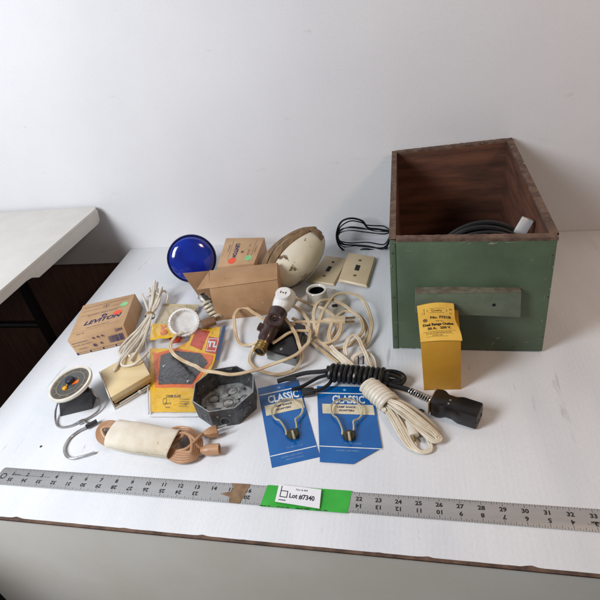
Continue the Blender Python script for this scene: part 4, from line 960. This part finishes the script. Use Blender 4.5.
# ------------------------------------------------------------------ tangled beige cord
t = thing('beige_cord', W(330,330), 'long tangled beige lamp cord with inline switch, looping around the sockets', 'cord')
s = PB(); R_ = .082
paths = [
 [(184,332,.9),(175,336,.95),(170.5,346,.9),(174,354,.8),(184,361,.9),(200,368.5,1.55),(214,372,1.75),(230,374,1.75),(248,372,1.65),(262,368,1.4),(278,362.5,1.5),(292,357,1.4),(303,349,1.2),(309,340,1.0),(309.5,331,.9),(303,324,.8),(297,320,.8),(292.5,318,.9)],
 [(272,325,1.3),(264,319.5,1.2),(255,313.5,.95),(246,308,.9),(238,309,.9),(235,315,.85),(234.5,325,.6),(237,337,.4),(242,345,.25),(249,345.5,.4),(256,342.5,.8),(266,337,.9)],
 [(255,343,.7),(251.5,352,.3),(248.5,361,.2),(254,368,.2),(265,373,.15),(279,374.5,.15),(292,371,.15),(300,362,.6),(301,352,1.15),(297,337,1.3),(291,326,1.3),(284,317,1.4)],
 [(315,337,.6),(318,325,.8),(323,313,1.1),(330,300,1.3),(338,293.5,1.3),(347,292.5,1.2),(358,296,1.1),(366,305,.9),(370.5,317,.7),(371,331,.5),(368,342,.3),(361,350,.2)],
 [(315,336,.5),(313.5,322,.9),(314,310,1.1),(320,300.5,1.3),(330,299,1.2),(341,303.5,1.1),(352,311,1.0),(360,319,.8),(363,329,.5),(359,337,.3),(349,344.5,.2),(339,348,.15),(330,348,.15)],
 [(330,343,.4),(329.5,331,.8),(334,320,1.0),(342,312,1.0),(351,311.5,.9),(359,316,.7),(365,325,.35),(366,336,.2),(362,345,.15)],
 [(296,328,.9),(293,323,1.0),(303,322,.9),(314,322,.9),(324,321,.9)],
 [(293,323,.9),(300,329,.7),(308,336,.5),(317,340,.4),(326,346,.4),(331,351,.4)],
 [(281,306,1.3),(290,305,1.3),(298,309,1.1),(304,314,.95),(308,322,.9),(309,330,.7),(314,338,.4)],
 [(287,291,.7),(300,300,1.2),(312,304,1.0),(324,309,1.15),(333,315,1.0),(338,323,.8),(334,333,.4),(327,342,.25)],
 [(312,338,.5),(323,343,.4),(334,340,.5),(340,332,.8),(341,324,.9)],
 [(272,344,1.15),(283,337,1.15),(293,332,1.15),(303,331,1.0),(309,331,.95)],
 [(309,339,.3),(318,347,.2),(328,355,.2),(338,363,.2)],
]
for p_ in paths: s.tube(px(*p_), R_*.87, 6, twin=True, sub=6, jit=.11)
s.build('cord', 'beige_cord', t)
s = PB(); a, b = W(305,331,.85), W(314,339,.55); s.tube([a, a.lerp(b,.4), b], .2, 10, flat=.7); s.build('inline_switch', 'box_grey', t)
s = PB(); a, b = W(323,321,.95), W(346,320,1.0); e = (b-a).normalized(); n_ = Vector((-e.y,e.x,0)); L = (b-a).length
s.prism([p-hz(.16) for p in (a-n_*.12, a+n_*.12, a+e*.6+n_*.26, a+e*L*.9+n_*.36, b+n_*.36, b-n_*.36, a+e*L*.9-n_*.36, a+e*.6-n_*.26)], (0,0,.36), .07); pg = s.build('plug_body', 'beige_cord', t)
for sg in (-1, 1):
    s = PB(); q = b+n_*sg*.24; s.box(q-hz(.09)-n_*.025, e*.65, n_*.05, hz(.18), .01); s.build('prong', 'brass', pg)

# second cord: cream twin flex at right of the tangle
t = thing('cream_cord', W(358,362), 'cream twin flex with small white plug, looped right of the tangle under the black cord', 'cord')
s = PB()
for p_ in (
 [(346,356,.3),(345.5,347,.6),(348,339,.8),(353,335.5,.8),(358,338,.75),(363,348,.6),(368,360,.5),(374,376,.35),(380,392,.3)],
 [(351,363,.3),(353,357,.4),(359,353.5,.45),(366,352.5,.4),(372,357,.35),(375,366,.3),(376,378,.2),(378,390,.2)],
 [(329,348,.35),(338,357,.45),(347,366,.45),(357,377,.35),(366,388,.3)],
 [(331,346,.5),(341,355.5,.55),(351,364,.55),(361,374.5,.45),(372,386,.35)],
 [(370,352,.2),(374,362,.2),(376,374,.2),(382,388,.3)],
): s.tube(px(*p_), .080, 6, twin=True, sub=6, jit=.08)
s.build('cord', 'cream_cord', t)
s = PB(); A, B, C, D = W(357,376,.45), W(368,374,.45), W(366,364,.45), W(357.5,364.5,.45); s.hexa([dn(p,.08) for p in (A,B,C,D)]+[A,B,C,D], .07); pg = s.build('plug_body', 'white_pl', t)
for x in (358.5, 363.5):
    s = PB(); a, b = W(x,364,.3), W(x-.3,356.5,.32); s.tube([a,b], .045, 6); s.build('prong', 'dark_steel', pg)

# small dark crumb on the table
s = PB(); s.tube(px((418,411,.05),(421,409.5,.09),(424,411.5,.06)), .05, 6); tag(s.build('debris_crumb', 'grime'), 'tiny dark crumb of debris on the table by the black plug', 'debris')
s = PB(); c = W(41,446.5,0)
s.lathe(c, (0,0,1), [(.09,0),(.08,.02),(0,.03)], 8); tag(s.build('debris_crumb', 'grime'), 'tiny dark speck on the white table left of the chrome hook', 'debris')

for o in COL.objects:
    if '_o' in o: del o['_o']
